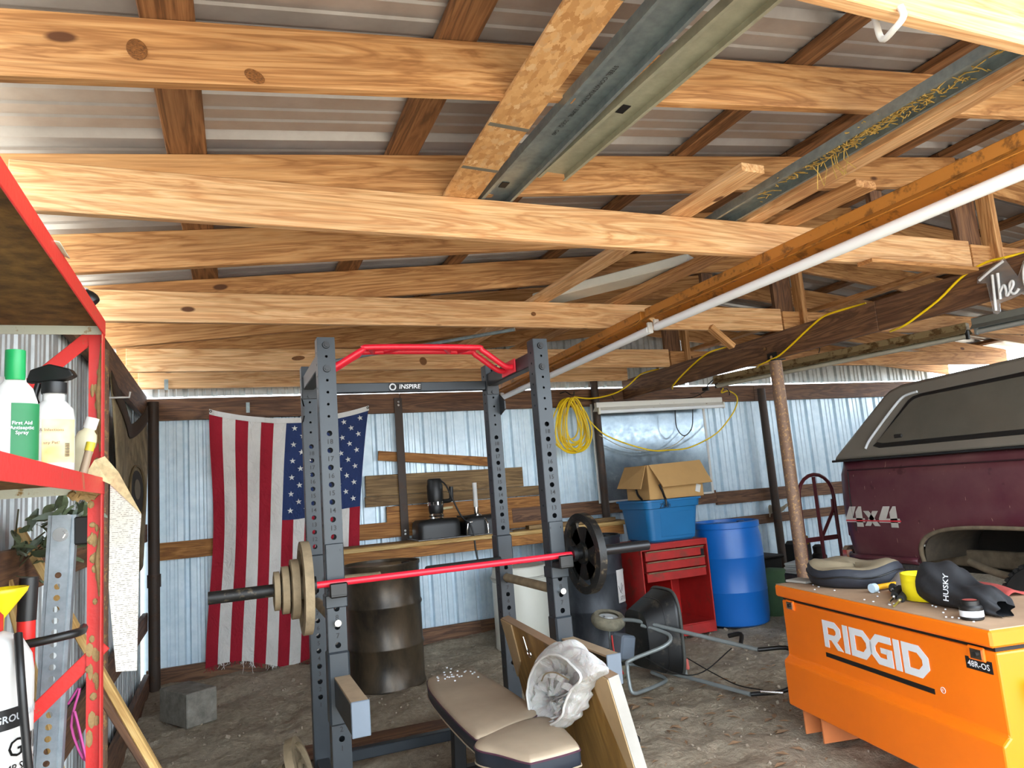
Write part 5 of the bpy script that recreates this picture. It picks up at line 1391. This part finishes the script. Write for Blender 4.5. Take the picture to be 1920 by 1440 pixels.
def bring(k, x, c=SC, amp=.0, ph=0.0):
    out = []
    for i, p in enumerate(SR):
        a = 2*math.pi*i/NS
        w = k * (1 + amp*math.sin(13*a + ph) + amp*.7*math.sin(29*a + 2*ph) + amp*.5*math.sin(5*a))
        out.append((x + amp*.25*math.sin(17*a + ph), c.y + (p.y - c.y)*w, c.z + (p.z - c.z)*w))
    return out
def bloft(rings, cap=False):
    b = MB(); vs = []
    for j, r in enumerate(rings):
        for i, v in enumerate(r):
            c_, s_ = math.cos(2*math.pi*i/NS), math.sin(2*math.pi*i/NS)
            d = noise.noise(Vector((c_*5.5, s_*5.5, j*.35))) * .016 + noise.noise(Vector((c_*11, s_*11, j*.5 + 9))) * .009
            e = min(1, j / 2)
            vs.append((v[0] + d*e, v[1] + (v[1] - SC.y)*d*4*e, v[2] + (v[2] - SC.z)*d*4*e))
    fs = [(j*NS+i, j*NS+(i+1) % NS, (j+1)*NS+(i+1) % NS, (j+1)*NS+i) for j in range(len(rings)-1) for i in range(NS)]
    if cap: fs.append(tuple(range((len(rings)-1)*NS, len(rings)*NS)))
    return b.add(vs, fs)
bloft([bring(.80, 1.160, OC, .004), bring(.90, 1.163, OC, .010), bring(.97, 1.175, SC, .018, 1), bring(1.0, 1.195, SC, .026, 2), bring(.99, 1.215, SC, .032, 3), bring(.95, 1.235, SC, .036, 4), bring(.85, 1.252, SC, .04, 5), bring(.45, 1.258, SC, .05, 6), bring(.05, 1.26, SC)], True).build('outer_cloth', M_MESH, mbag, smooth=180).modifiers.new('sub', 'SUBSURF')
MB().tube([Vector(p) for p in bring(.80, 1.158, OC, .004)], .005, 6, closed=True).build('hem', M_WHITE, mbag, smooth=60)
bloft([bring(.80, 1.162, OC, .004), bring(.72, 1.18, OC, .02, 2), bring(.55, 1.205, OC, .05, 3), bring(.32, 1.212, OC, .08, 1), bring(.08, 1.20, OC, .05, 2)], True).build('inner_cloth', M_MESH, mbag, smooth=80)
bloft([bring(.52, 1.170, Vector((0, 2.82, .46)), .03, 1), bring(.60, 1.176, Vector((0, 2.82, .46)), .03, 1)]).build('loose_fold', M_MESH, mbag, smooth=80)
MB().tube([(1.165, 2.50, .66), (1.16, 2.60, .665), (1.16, 2.70, .64), (1.167, 2.76, .60)], .003, 5, smooth=4).build('drawcord', M_DUSTY, mbag, smooth=60)

tag(MB().tube([(1.60, 3.30, .05), (1.75, 3.36, .05), (1.90, 3.42, .04), (1.97, 3.44, .03)], [.03, .035, .035, .02], 10).build('rubber_wedge', M_RUBBER, smooth=50), 'black rubber wedge on the dirt behind the leaning panel', 'wedge')

# ================================================================ LAWN SPREADER LYING ON ITS SIDE
M_GTUBE = plain('grey_tube', '#8a9190', .4, .3, .1, 8)
sp_ = thing('lawn_spreader', 'black and grey broadcast lawn spreader lying on its side on the dirt', 'spreader', (2.6, 4.35, 0))
MB().tube([(2.50, 4.54, .40), (2.56, 4.46, .41), (2.61, 4.36, .405), (2.74, 4.06, .365), (2.95, 3.61, .30)], .0135, 10, smooth=4).build('handle_tube', M_GTUBE, sp_, smooth=50)
MB().tube([(2.52, 4.66, .07), (2.62, 4.62, .075), (2.70, 4.54, .065), (2.80, 4.20, .05), (2.91, 3.68, .035)], .0135, 10, smooth=4).build('handle_tube', M_GTUBE, sp_, smooth=50)
MB().tube([(2.60, 4.34, .385), (2.66, 4.19, .36), (2.665, 4.10, .335), (2.60, 4.09, .29), (2.41, 4.20, .215), (2.375, 4.19, .18), (2.36, 4.15, .06), (2.38, 4.14, .03), (2.45, 4.16, .025), (2.66, 4.23, .03), (2.71, 4.30, .035), (2.69, 4.42, .05)], .0125, 10, smooth=4).build('stand', M_GTUBE, sp_, smooth=50)
MB().cyl((2.475, 4.57, .06), (2.475, 4.57, .41), .010, n=10).build('axle', M_GTUBE, sp_, smooth=40)
def swheel(c, ax):
    F = frame(c, Vector(c) + Vector(ax)); Z = F @ Matrix(((0, 0, 1, 0), (1, 0, 0, 0), (0, 1, 0, 0), (0, 0, 0, 1)))
    w = MB().lathe([(.07, -.035), (.10, -.042), (.118, -.02), (.122, 0), (.118, .02), (.10, .042), (.07, .035)], 32, Z, cap0=False, cap1=False).build('wheel', plain('muddy_tyre', '#7c7663', .9, 0, .3, 25, .4), sp_, smooth=50)
    MB().lathe([(.012, -.03), (.03, -.03), (.035, -.012), (.07, -.02), (.072, .02), (.035, .012), (.03, .03), (.012, .03)], 24, Z).build('wheel_hub', plain('pale_hub', '#b9bcba', .5), w, smooth=40)
swheel((2.475, 4.57, .405), (.05, -.22, 1)); swheel((2.49, 4.60, .075), (.05, -.1, 1))
def hop(u, v):
    a = 2*math.pi*u; k = v
    cx = 2.61 + .21*k; cy = 4.43 - .05*k; cz = .285 + .03*k
    ry = .15 + .08*k; rzz = .185 + .10*k; e = .55
    ca, sa = math.cos(a), math.sin(a)
    return (cx + .03*math.cos(a)*k, cy + ry*math.copysign(abs(ca)**e, ca), max(.012, cz + rzz*math.copysign(abs(sa)**e, sa)))
b = MB().grid(hop, 40, 8, closed_u=True); b.f.append(tuple(i*9 for i in range(40))); b.mi.append(0)
h_ = b.build('hopper', plain('grimy_black_hopper', '#1a1b1c', .42, 0, .3, 6, 0, dust=('#5a5348', .2)), sp_, smooth=40, solid=.005)
MB().tube([hop(i/40, .55) for i in range(40)], .005, 6, closed=True).build('rib', M_BLACKP, h_, smooth=60)
MB().tube([hop(i/40, 1) for i in range(40)], .011, 8, closed=True).build('rim', plain('grey_rim', '#4a4a46', .6), h_, smooth=60)
MB().box((2.49, 4.42, .25), (.11, .14, .16), rot=(0, .2, 0), bev=.012).build('gear_housing', M_CAPGREY, sp_)
MB().lathe([(.02, 0), (.10, .0), (.11, .012), (.02, .02)], 24, Matrix.Translation((2.475, 4.57, .14))).build('spinner_plate', M_FIXGREY, sp_, smooth=40)
MB().tube([(2.42, 4.44, .33), (2.42, 4.42, .20), (2.46, 4.40, .08)], .006, 6, smooth=4).build('red_lever', plain('red_lever', '#b8322c', .5), sp_)
MB().tube([(2.55, 4.25, .20), (2.70, 4.12, .10), (2.85, 4.05, .10), (3.02, 3.95, .24)], .004, 6, smooth=5).build('control_cable', M_BLACKP, sp_)
MB().tube([(2.84, 4.20, .16), (2.88, 3.98, .10), (2.92, 3.80, .06), (2.99, 3.66, .05)], .004, 6, smooth=5).build('control_cable', M_BLACKP, sp_)
MB().box((2.80, 4.22, .22), (.02, .06, .34), rot=(0, -.1, .3), bev=.004).build('control_panel', M_FIXGREY, sp_)
MB().box((2.815, 4.19, .13), (.02, .05, .07), rot=(0, -.1, .3), bev=.004).build('warning_label', plain('salmon_label', '#cf6a5e', .6), sp_)
MB().tube([(2.95, 3.61, .30), (3.10, 3.50, .30), (3.17, 3.50, .17), (3.10, 3.58, .05), (2.91, 3.68, .035)], .013, 8, smooth=5).build('black_grip', M_BLACKP, sp_, smooth=60)
MB().tube([(2.93, 3.74, .31), (2.97, 3.78, .36), (2.93, 3.85, .345)], .014, 8, smooth=4).build('trigger', M_BLACKP, sp_, smooth=60)
MB().cyl((2.94, 3.62, .06), (3.02, 3.52, .06), .010, n=8).build('pin', M_CHROME, sp_)

# ================================================================ LEFT: CONCRETE BLOCK, BLANKET
q = NT('concrete'); mp = q.coords((1, 1, 1)); n = q.noise(mp, 14, 8, .7)
q.color(q.ramp(n, [(.3, lin('#6d6960')), (.7, lin('#9b968b'))])); q.bump(n, 0, .5, .01); M_CONC = q.set(.95)
cbk = MB().box((0, 0, .10), (.37, .21, .215), bev=.006)
M = Matrix.Translation((-.255, 5.555, 0)) @ Euler((0, 0, math.radians(120))).to_matrix().to_4x4()
tag(cbk.build('concrete_block', M_CONC, None, M, local=True), 'solid grey concrete block on the dirt by the corner pole', 'block')
tag(MB().box((0, 0, .06), (.25, .18, .13), bev=.006).build('concrete_block', M_CONC, None, Matrix.Translation((-.27, 3.3, 0)) @ Euler((0, 0, .5)).to_matrix().to_4x4(), local=True), 'smaller grey concrete piece beside the red shelf foot', 'block')
def blanket_mat():
    q = NT('printed_blanket'); mp = q.coords((1, 1, 1), rnd=False); n = q.noise(mp, 4, 6, .65, 1.5)
    q.color(q.ramp(n, [(.30, lin('#4a3f2f')), (.48, lin('#7d6d50')), (.7, lin('#a08f6e'))])); return q.set(.95)
bk = thing('hanging_blanket', 'faded brown printed blanket sagging on the left wall near the corner', 'blanket', (-.57, 5.2, 1.2))
def blk(u, v, off=0):
    y = 4.32 + 1.80*u; zt = 2.16 - .52*u*(1-u)*1.6 + .05*u; zb = .95 + .1*u
    return (-.565 + .02*math.sin(7*u + 3*v) + .03*v*(1-u) + off, y, zt + (zb - zt)*v)
MB().grid(blk, 24, 16).build('cloth', blanket_mat(), bk, smooth=70, solid=.004)
MB().grid(lambda u, v: blk(u, v*.10 - .01, .008), 24, 3).build('border', plain('dark_brown_border', '#3a2a1c', .9), bk, smooth=70, solid=.004)
MB().grid(lambda u, v: (lambda a, r: blk(.66 + .13*r*math.cos(a), .47 + .15*r*math.sin(a), .010))(2*math.pi*u, v), 24, 4).build('printed_oval', plain('dark_print_oval', '#2b2924', .9), bk, smooth=70)
MB().tube([blk(.66 + .16*math.cos(a), .47 + .18*math.sin(a), .012) for a in [k*math.pi/14 for k in range(28)]], .008, 6, closed=True).build('oval_edge', plain('oval_edge', '#6b5a3e', .9), bk)
MB().grid(lambda u, v: (lambda a, r: blk(.66 + .06*r*math.cos(a), .45 + .07*r*math.sin(a), .014))(2*math.pi*u, v), 18, 3).build('pale_patch', plain('pale_patch', '#6f6655', .9), bk)
tag(MB().tube([(-.585, 4.3, 2.02), (-.50, 4.3, 2.02), (-.47, 4.3, 2.02), (-.465, 4.3, 2.05)], .005, 6).build('wall_hook', M_WHITE), 'white wire hook sticking out of the left wall above the blanket', 'hook')

# ================================================================ RED STEEL SHELF AND ITS CONTENT
M_PART = plain('stained_particle_board', '#6e5326', .9, 0, .55, 22, .3)
M_RAIL = rusty('pale_green_rail', '#cfd6c8', '#b08d4e', .22, 26, .6, 0)
sh = thing('steel_shelf', 'chipped red angle-steel shelf against the left wall', 'shelf', (-.45, 1.55, 0))
def angle_post(x, y, sx, sy):
    b = MB().box((x + sx*.0185, y, .955), (.037, .003, 1.93)).box((x, y + sy*.0185, .955), (.003, .037, 1.93))
    return b.build('post', M_REDSHELF, sh)
angle_post(-.303, 2.208, -1, -1); angle_post(-.585, 2.208, 1, -1); angle_post(-.303, .62, -1, 1); angle_post(-.585, .62, 1, 1)
for zt, nm in ((1.922, 'upper'), (1.487, 'mid'), (.74, 'low')):
    MB().box((-.301, 1.41, zt - .02), (.004, 1.58, .042), bev=.001).build('front_angle', M_REDSHELF, sh)
    MB().box((-.318, 1.41, zt), (.037, 1.58, .003)).build('front_lip', M_REDSHELF, sh)
    MB().box((-.445, 2.200, zt - .021), (.28, .004, .033)).build('end_rail', M_RAIL, sh)
    MB().box((-.445, 1.41, zt - .008), (.275, 1.57, .012)).build('shelf_board', M_PART, sh)
    MB().box((-.445, .63, zt - .021), (.28, .004, .033)).build('end_rail', M_RAIL, sh)
board('brace', (-.53, 2.216, 1.70), (-.315, 2.216, 1.905), .036, .004, M_REDSHELF, sh)
board('brace', (-.585, 2.216, .79), (-.30, 2.216, 1.055), .036, .004, M_REDSHELF, sh)
b = MB(); rr = random.Random(21)
for i in range(34):
    z = rr.uniform(.80, 1.86); x = -.326 + rr.uniform(-.008, .014)
    T = Matrix.Translation((x, 2.204, z)) @ Matrix.Diagonal((rr.uniform(.5, 1.1), .35, rr.uniform(.8, 2.4), 1))
    b.lathe([(.001, -.009), (.007, -.006), (.009, 0), (.007, .006), (.001, .009)], 7, T, cap0=False, cap1=False)
for z0, z1 in ((1.56, 1.86), (1.18, 1.36)): b.tube([(-.308, 2.200, z0), (-.312, 2.198, (z0+z1)/2), (-.307, 2.200, z1)], [.005, .010, .004], 7)
for i in range(14): b.box((-.345 + rr.uniform(-.03, .035), 2.196, 1.447 + rr.uniform(-.008, .006)), (.02, .012, .014), rot=(rr.random(), rr.random(), rr.random()))
b.build('mud_nests', plain('dried_mud_nest', '#a88c5e', .95, 0, .25, 40, .4), sh, smooth=60, kind='stuff', fix=False)

M_WPL = plain('white_plastic', '#d3d2ce', .4, 0, .03, 5)
SZT = 1.489
def bottle(name, label, c, prof, cap, capm, ex=1.0, ey=.62, cat='bottle'):
    t = thing(name, label, cat, c); T = Matrix.Translation(Vector(c)) @ Euler((0, 0, .35)).to_matrix().to_4x4() @ Matrix.Diagonal((ex, ey, 1, 1))
    MB().lathe(prof, 28, T).build('body', M_WPL, t, smooth=40)
    if cap: MB().lathe(cap, 24, Matrix.Translation(Vector(c))).build('cap', capm, t, smooth=35)
    return t, T
t, T = bottle('spray_bottle', 'white antiseptic bottle with bright green cap and green label', (-.425, 1.84, SZT), [(.034, 0), (.040, .008), (.040, .12), (.038, .16), (.030, .19), (.019, .205), (.018, .215)],
              [(.0185, .208), (.0195, .21), (.0195, .275), (.006, .278)], plain('green_cap', '#17a55a', .4), 1.15, .6)
b = MB().grid(lambda u, v: tuple(T @ Vector((.0412*math.cos(-1.75 + 1.5*u), .0412*math.sin(-1.75 + 1.5*u), .03 + .125*v))), 12, 3); lb = b.build('label', plain('green_label', '#1b7a45', .5), t, smooth=60)
letters('SPRAY', face_frame(T @ Vector((.010, -.0445, .10)), T.to_3x3() @ Vector((1, 0, 0)), T.to_3x3() @ Vector((.1, -1, 0))), .0108, 'lettering', M_WPRINT, lb)
t, T = bottle('pump_bottle', 'white plastic pump bottle with black trigger head and orange label', (-.363, 1.905, SZT), [(.038, 0), (.043, .010), (.043, .125), (.040, .15), (.028, .165), (.022, .170), (.022, .190)],
              [(.025, .186), (.026, .19), (.026, .212), (.012, .216)], M_BLACKP, 1.0, .62)
b = MB().grid(lambda u, v: tuple(T @ Vector((.0440*math.cos(-2.2 + 1.75*u), .0440*math.sin(-2.2 + 1.75*u), .025 + .10*v))), 12, 3)
def lab():
    q = NT('orange_fade_label'); mp = q.coords((1, 1, 1)); n = q.noise(mp, 16, 2); q.color(q.ramp(n, [(.3, lin('#e8b26a')), (.65, lin('#f4dcae'))])); return q.set(.5)
lb = b.build('label', lab(), t, smooth=60)
letters('PET', face_frame(T @ Vector((-.008, -.0475, .085)), T.to_3x3() @ Vector((1, 0, 0)), T.to_3x3() @ Vector((-.15, -1, 0))), .010, 'lettering', plain('grey_print', '#6c5a44', .6), lb)
b = MB()
for k in range(9): b.box(tuple(T @ Vector((.022 + .0, -.0385, .040 + .0035*k))), (.012, .004, .0015))
b.build('barcode', M_PRINT, lb, kind='stuff')
b = MB()
hd = MB().prism([(-.055, .0), (-.045, .030), (-.005, .042), (.040, .028), (.050, .012), (.035, .004), (.01, .0)], -.013, .013, face_frame((-.365, 1.905, SZT + .214), (1, -.25, 0), (-.25, -1, 0)))
hd.build('trigger_head', M_BLACKP, t, bevel=.004)
MB().tube([(-.395, 1.91, SZT + .212), (-.402, 1.91, SZT + .18), (-.396, 1.91, SZT + .16)], .007, 8, smooth=3).build('trigger', M_BLACKP, t, smooth=50)
sb = thing('small_bottle', 'small cream plastic bottle with white cap leaning against the red post', 'bottle', (-.352, 2.12, SZT))
T = Matrix.Translation((-.358, 2.12, SZT + .008)) @ Euler((0, .28, 0)).to_matrix().to_4x4() @ Matrix.Diagonal((1, .6, 1, 1))
MB().lathe([(.022, 0), (.026, .006), (.026, .095), (.022, .11), (.014, .118), (.013, .125)], 20, T).build('body', plain('cream_plastic', '#cfc6a4', .4), sb, smooth=40)
MB().lathe([(.0145, .122), (.016, .124), (.016, .152), (.004, .153)], 18, T).build('cap', M_WPL, sb, smooth=40)
sb = thing('small_bottle', 'short white-capped bottle behind the pump bottle', 'bottle', (-.40, 2.10, SZT))
MB().lathe([(.022, 0), (.022, .09), (.012, .11)], 18, Matrix.Translation((-.385, 2.15, SZT))).build('body', M_WPL, sb, smooth=40)
MB().lathe([(.018, .108), (.019, .11), (.018, .135), (.004, .137)], 18, Matrix.Translation((-.385, 2.15, SZT))).build('cap', M_WPL, sb, smooth=40)
tb = thing('ointment_tube', 'small yellow and brown tube leaning at the shelf corner', 'tube', (-.325, 2.06, SZT))
MB().cyl((-.328, 2.06, SZT + .006), (-.316, 2.065, SZT + .065), .010, .009, n=14).build('body', plain('brown_tube', '#a08a70', .5), tb, smooth=40)
MB().cyl((-.3165, 2.065, SZT + .063), (-.312, 2.067, SZT + .085), .0105, n=14).build('cap', plain('yellow_cap', '#d8c23a', .5), tb, smooth=40)
jar = MB().lathe([(.03, 0), (.034, .01), (.034, .20), (.025, .225), (.02, .24), (.004, .242)], 20, Matrix.Translation((-.50, 1.98, SZT)))
tag(jar.build('white_jar', M_WPL, smooth=40), 'plain white container at the far left behind the green-capped bottle', 'container')

def newsprint():
    q = NT('newsprint'); tc = q.n('ShaderNodeTexCoord'); mp = q.n('ShaderNodeMapping'); q.l(tc, 'Object', mp, 'Vector')
    wv = q.n('ShaderNodeTexWave'); wv.bands_direction = 'Z'; wv.inputs['Scale'].default_value = 62; wv.inputs['Distortion'].default_value = .6
    q.l(mp, 0, wv, 'Vector'); n = q.noise(mp, 160, 2, .6); n2 = q.noise(mp, 9, 3)
    m = q.n('ShaderNodeMath', operation='MULTIPLY'); q.l(wv, 'Fac', m, 0); q.l(n, 'Fac', m, 1)
    r = q.ramp(m, [(.42, lin('#c9c6bd')), (.56, lin('#77746d'))], out=0)
    q.color(q.mix(.3, r, q.ramp(n2, [(.4, lin('#f0eee8')), (.7, lin('#cbb892'))]), 'MULTIPLY')); return q.set(.9)
nw = thing('newspaper', 'folded yellowed newspaper hanging over the corner of the red shelf', 'newspaper', (-.26, 2.15, 1.0))
M_NEWS = newsprint()
def np_(pts): return MB().add(pts, [tuple(range(len(pts)))])
NY = 2.178
np_([(-.283, NY, 1.495), (-.286, NY, 1.20), (-.268, NY - .004, .988), (-.220, NY - .006, .984), (-.213, NY - .008, 1.32), (-.208, NY - .010, 1.385)]).build('hanging_page', M_NEWS, nw, solid=.002)
np_([(-.335, NY - .03, 1.500), (-.318, NY - .02, 1.535), (-.295, NY - .01, 1.545), (-.262, NY - .012, 1.50), (-.208, NY - .012, 1.385), (-.283, NY - .004, 1.47)]).build('folded_page', plain('yellowed_newsprint', '#b8a67e', .9, 0, .25, 60), nw, solid=.003)

# things in front of the wall under the shelf
pc = thing('perforated_leg', 'grey galvanized adjustable metal leg with a row of holes', 'metal leg', (-.45, 2.42, 0))
p0, p1 = Vector((-.434, 2.415, 1.40)), Vector((-.475, 2.40, .40))
F = frame(p1, p0, (0, -1, 0)); L = (p0 - p1).length
M2 = F @ Matrix(((0, 1, 0, 0), (1, 0, 0, 0), (0, 0, -1, 0), (0, 0, 0, 1)))
b = MB()
hl = [(.12 + .031*k, .0085) for k in range(24)] + [(L - .055, .001)]
wcol = .046
strip_holes(b, wcol, L, hl, F @ Matrix(((0, 1, 0, 0), (1, 0, 0, 0), (0, 0, 1, .012), (0, 0, 0, 1))), n=10)
for s in (-1, 1):
    b.add([tuple(F @ Vector((x, s*y, z))) for x in (0, L) for (y, z) in ((.023, .012), (.026, .005), (.034, .005), (.034, -.03))], [(0, 1, 5, 4), (1, 2, 6, 5), (2, 3, 7, 6)])
b.build('channel', galv('zinc_channel', '#97a3aa', '#b4bec4', .35, .55, 30), pc, solid=.002, fix=False)
c = F @ Vector((L - .055, 0, .012)); d = F.to_3x3() @ Vector((0, 0, 1))
MB().cyl(c, c + d*.004, .020, n=20).cyl(c + d*.003, c + d*.012, .012, n=6).build('bolt', M_CHROME, pc, smooth=30)
MB().box((-.372, 2.42, 1.352), (.065, .03, .080), bev=.004).build('end_bracket', M_BLACKP, pc)
MB().tube([(-.50, 2.0, 1.105), (-.41, 1.99, 1.112), (-.345, 2.0, 1.118), (-.325, 2.04, 1.118), (-.33, 2.10, 1.118)], .010, 8, smooth=4).build('clamp_strap', M_BLACKP, pc, smooth=50)
for p0_, p1_, lab_ in (((-.60, 2.68, 1.37), (-.125, 2.62, .42), 'long yellow pine stake leaning diagonally behind the grey metal leg'), ((-.61, 2.52, 1.30), (-.40, 2.56, .42), 'steeper yellow pine stake crossing the long one at the far left'), ((-.44, 2.90, .86), (-.22, 2.95, .42), 'brown wooden stake low behind the red shelf post')):
    loose('wood_stake', lab_, p0_, p1_, .045, .022, M_PINE if 'yellow' in lab_ else M_BROWN, up=(0, 1, 0), cat='stake')
st_ = MB().tube([(-.43, 2.5, .86), (-.40, 2.49, .90), (-.42, 2.49, .80), (-.385, 2.49, .70), (-.41, 2.48, .84), (-.37, 2.48, .66)], .004, 5, smooth=4)
tag(st_.build('pink_string', plain('pink_string', '#c04a90', .7)), 'bit of pink string tied round a stake behind the metal leg', 'string')
pl = thing('artificial_plant', 'dusty green artificial leafy spray behind the metal leg', 'plant', (-.52, 2.62, 1.25))
rr = random.Random(8)
M_LEAF = plain('dusty_leaf', '#5f6b4e', .6, 0, .25, 8); M_LEAF2 = plain('grey_green_leaf', '#7f8c7c', .6, 0, .15, 8)
lv = MB(); k = 9
def leafv():
    vs = []; fs = []
    for i in range(6):
        t = i/5; w = .016*math.sin(math.pi*min(1, t*.95 + .02))
        vs += [(t*.075, -w, .004*math.sin(3*t)), (t*.075, 0, .003 - .01*t*t), (t*.075, w, .004*math.sin(3*t))]
    for i in range(5): fs += [(3*i, 3*i+3, 3*i+4, 3*i+1), (3*i+1, 3*i+4, 3*i+5, 3*i+2)]
    return vs, fs
lvv, lff = leafv()
lme = []
for mm in (M_LEAF, M_LEAF2):
    me = bpy.data.meshes.new('leaf'); me.from_pydata(lvv, [], lff); me.materials.append(mm); lme.append(me)
for i in range(8):
    e = Vector((-.60 + .19*rr.random(), 2.55 + .1*rr.random(), 1.28 + .15*rr.random()))
    MB().tube([(-.60, 2.62, 1.24), (Vector((-.60, 2.62, 1.24)) + e)/2 + Vector((0, 0, .02)), e], .0025, 5, smooth=3).build('stem', plain('stem', '#4d4a33', .8) if i == 0 else bpy.data.materials['stem'], pl)
for i in range(54):
    P = Vector((-.62 + .22*rr.random()**.8, 2.52 + .12*rr.random(), 1.24 + .17*rr.random())); P.z += .25*(P.x + .52)
    M = Matrix.Translation(P) @ Euler((rr.uniform(-1, 1), rr.uniform(-1.2, .4), rr.uniform(-1.2, 2.2))).to_matrix().to_4x4()
    new_obj('leaf', lme[0 if rr.random() < .75 else 1], None, pl, M)
ps = thing('pump_sprayer', 'white two-gallon pump sprayer jug on the lower red shelf', 'sprayer', (-.475, 1.84, .745))
T = Matrix.Translation((-.472, 1.84, .745))
MB().lathe([(.085, 0), (.092, .01), (.092, .33), (.088, .365), (.070, .40), (.045, .415), (.03, .42)], 36, T).build('tank', M_WPL, ps, smooth=40)
MB().lathe([(.030, .42), (.036, .42), (.036, .45), (.028, .46)], 20, T).build('collar', plain('red_collar', '#c22a20', .5), ps, smooth=40)
MB().grid(lambda u, v: tuple(T @ Vector((.0928*math.cos(-1.9 + 1.5*u), .0928*math.sin(-1.9 + 1.5*u), .235 + .04*v))), 14, 1).build('brand_band', M_PRINT, ps, smooth=60)
def jug(key, a0, z, size, m):
    """print wrapped round the jug, starting at angle a0"""
    q = MB(); me = TXT[key]; x0 = min(v.co.x for v in me.vertices); R = .0935
    q.v = [tuple(T @ Vector((R*math.cos(a0 + (v.co.x - x0)*size/R), R*math.sin(a0 + (v.co.x - x0)*size/R), z + v.co.y*size))) for v in me.vertices if True]
    q.f = [tuple(p.vertices) for p in me.polygons]; q.mi = [0]*len(q.f)
    return q.build('lettering', m, ps, fix=False)
jug('GROUND', -1.08, .255, .0195, M_WPRINT); jug('GALLON', -1.22, .195, .050, M_PRINT); jug('PUMP', -1.15, .158, .021, M_PRINT); jug('MARK', -.95, .075, .013, M_PRINT)
MB().tube([(-.40, 1.80, 1.16), (-.385, 1.76, 1.08), (-.375, 1.755, .98), (-.365, 1.76, .88), (-.35, 1.80, .80), (-.30, 1.84, .76)], .008, 8, smooth=6).build('hose', M_BLACKP, ps, smooth=60)
fn = thing('funnel', 'bright yellow plastic funnel at the far left edge', 'funnel', (-.47, 1.95, 1.17))
MB().lathe([(.008, -.06), (.010, .0), (.052, .055), (.055, .065)], 28, Matrix.Translation((-.472, 1.955, 1.178)), cap0=False, cap1=False).build('cone', plain('yellow_funnel', '#efcf18', .4), fn, smooth=40, solid=.002)
fk = thing('flashlight', 'black and red cylindrical torch standing beside the funnel', 'flashlight', (-.45, 2.07, .745))
MB().cyl((-.446, 2.07, .745), (-.444, 2.07, 1.175), .019, n=18).build('red_body', plain('red_plastic', '#d22620', .4), fk, smooth=40)
MB().cyl((-.444, 2.07, 1.155), (-.440, 2.07, 1.255), .0205, n=18).build('black_grip', M_BLACKP, fk, smooth=40)
MB().lathe([(.03, 0), (.045, .02), (.045, .22), (.02, .27), (.015, .3)], 18, Matrix.Translation((-.545, 2.05, .745))).build('side_bottle', plain('teal_bottle', '#1b5f58', .4), thing('teal_bottle', 'dark teal bottle at the far left behind the yellow funnel', 'bottle', (-.545, 2.05, .745)), smooth=40)
# on the top shelf
el = thing('pipe_elbow', 'black and grey plastic pipe end on the top red shelf', 'pipe', (-.37, 2.12, 1.925))
MB().tube([(-.50, 2.10, 1.962), (-.40, 2.10, 1.962), (-.355, 2.10, 1.962), (-.325, 2.10, 1.955), (-.315, 2.10, 1.945)], [.03, .03, .03, .026, .02], 14, smooth=3).build('elbow', M_BLACKP, el, smooth=50)
MB().cyl((-.342, 2.10, 1.960), (-.336, 2.10, 1.958), .031, n=18).build('white_ring', M_WHITE, el, smooth=40)
tag(MB().grid(lambda u, v: (-.46 + .17*u, 1.55 + .1*v, 1.928 + .05*(1-u)*v + .01*math.sin(4*u)), 8, 4).build('paper_scrap', plain('pale_green_paper', '#c9cdb4', .8), smooth=60, solid=.002), 'pale green paper scrap sticking out over the top red shelf', 'paper')

# ================================================================ DEBRIS ON THE DIRT
loose('ground_board', 'dusty board half buried in the dirt behind the rack', (.35, 4.33, .018), (1.85, 4.30, .018), .03, .17, M_BROWN)
rr = random.Random(31)
b = MB()
for i in range(900):
    x = rr.uniform(-.5, 4.4); y = rr.uniform(2.2, 6.4); s = rr.uniform(.004, .013) * (1.8 if rr.random() < .05 else 1)
    b.box((x, y, ground_z(x, y) + s*.3), (s*rr.uniform(.8, 1.6), s, s*.8), rot=(rr.random()*3, rr.random()*3, rr.random()*3))
tag(b.build('pebbles', plain('pebble', '#9c8e7c', .9, 0, .35, 60), fix=False), 'small pebbles and clods scattered over the dirt floor', 'pebbles', kind='stuff')
b = MB()
for i in range(260):
    x = rr.uniform(1.6, 3.6); y = rr.uniform(1.7, 4.2); L = rr.uniform(.015, .05); a = rr.random()*6.3; w = L*rr.uniform(.15, .5); z = ground_z(x, y) + .007
    c_, s_ = math.cos(a), math.sin(a)
    P = [(-L, 0, 0), (0, -w, .006), (L, 0, .002), (0, w, .008)]
    b.add([(x + p[0]*c_ - p[1]*s_, y + p[0]*s_ + p[1]*c_, z + p[2]) for p in P], [(0, 1, 2, 3)])
tag(b.build('dry_leaves', plain('dry_leaf', '#96785a', .9, 0, .3, 30), fix=False), 'dry leaves and wood chips on the dirt in the foreground', 'leaves', kind='stuff')
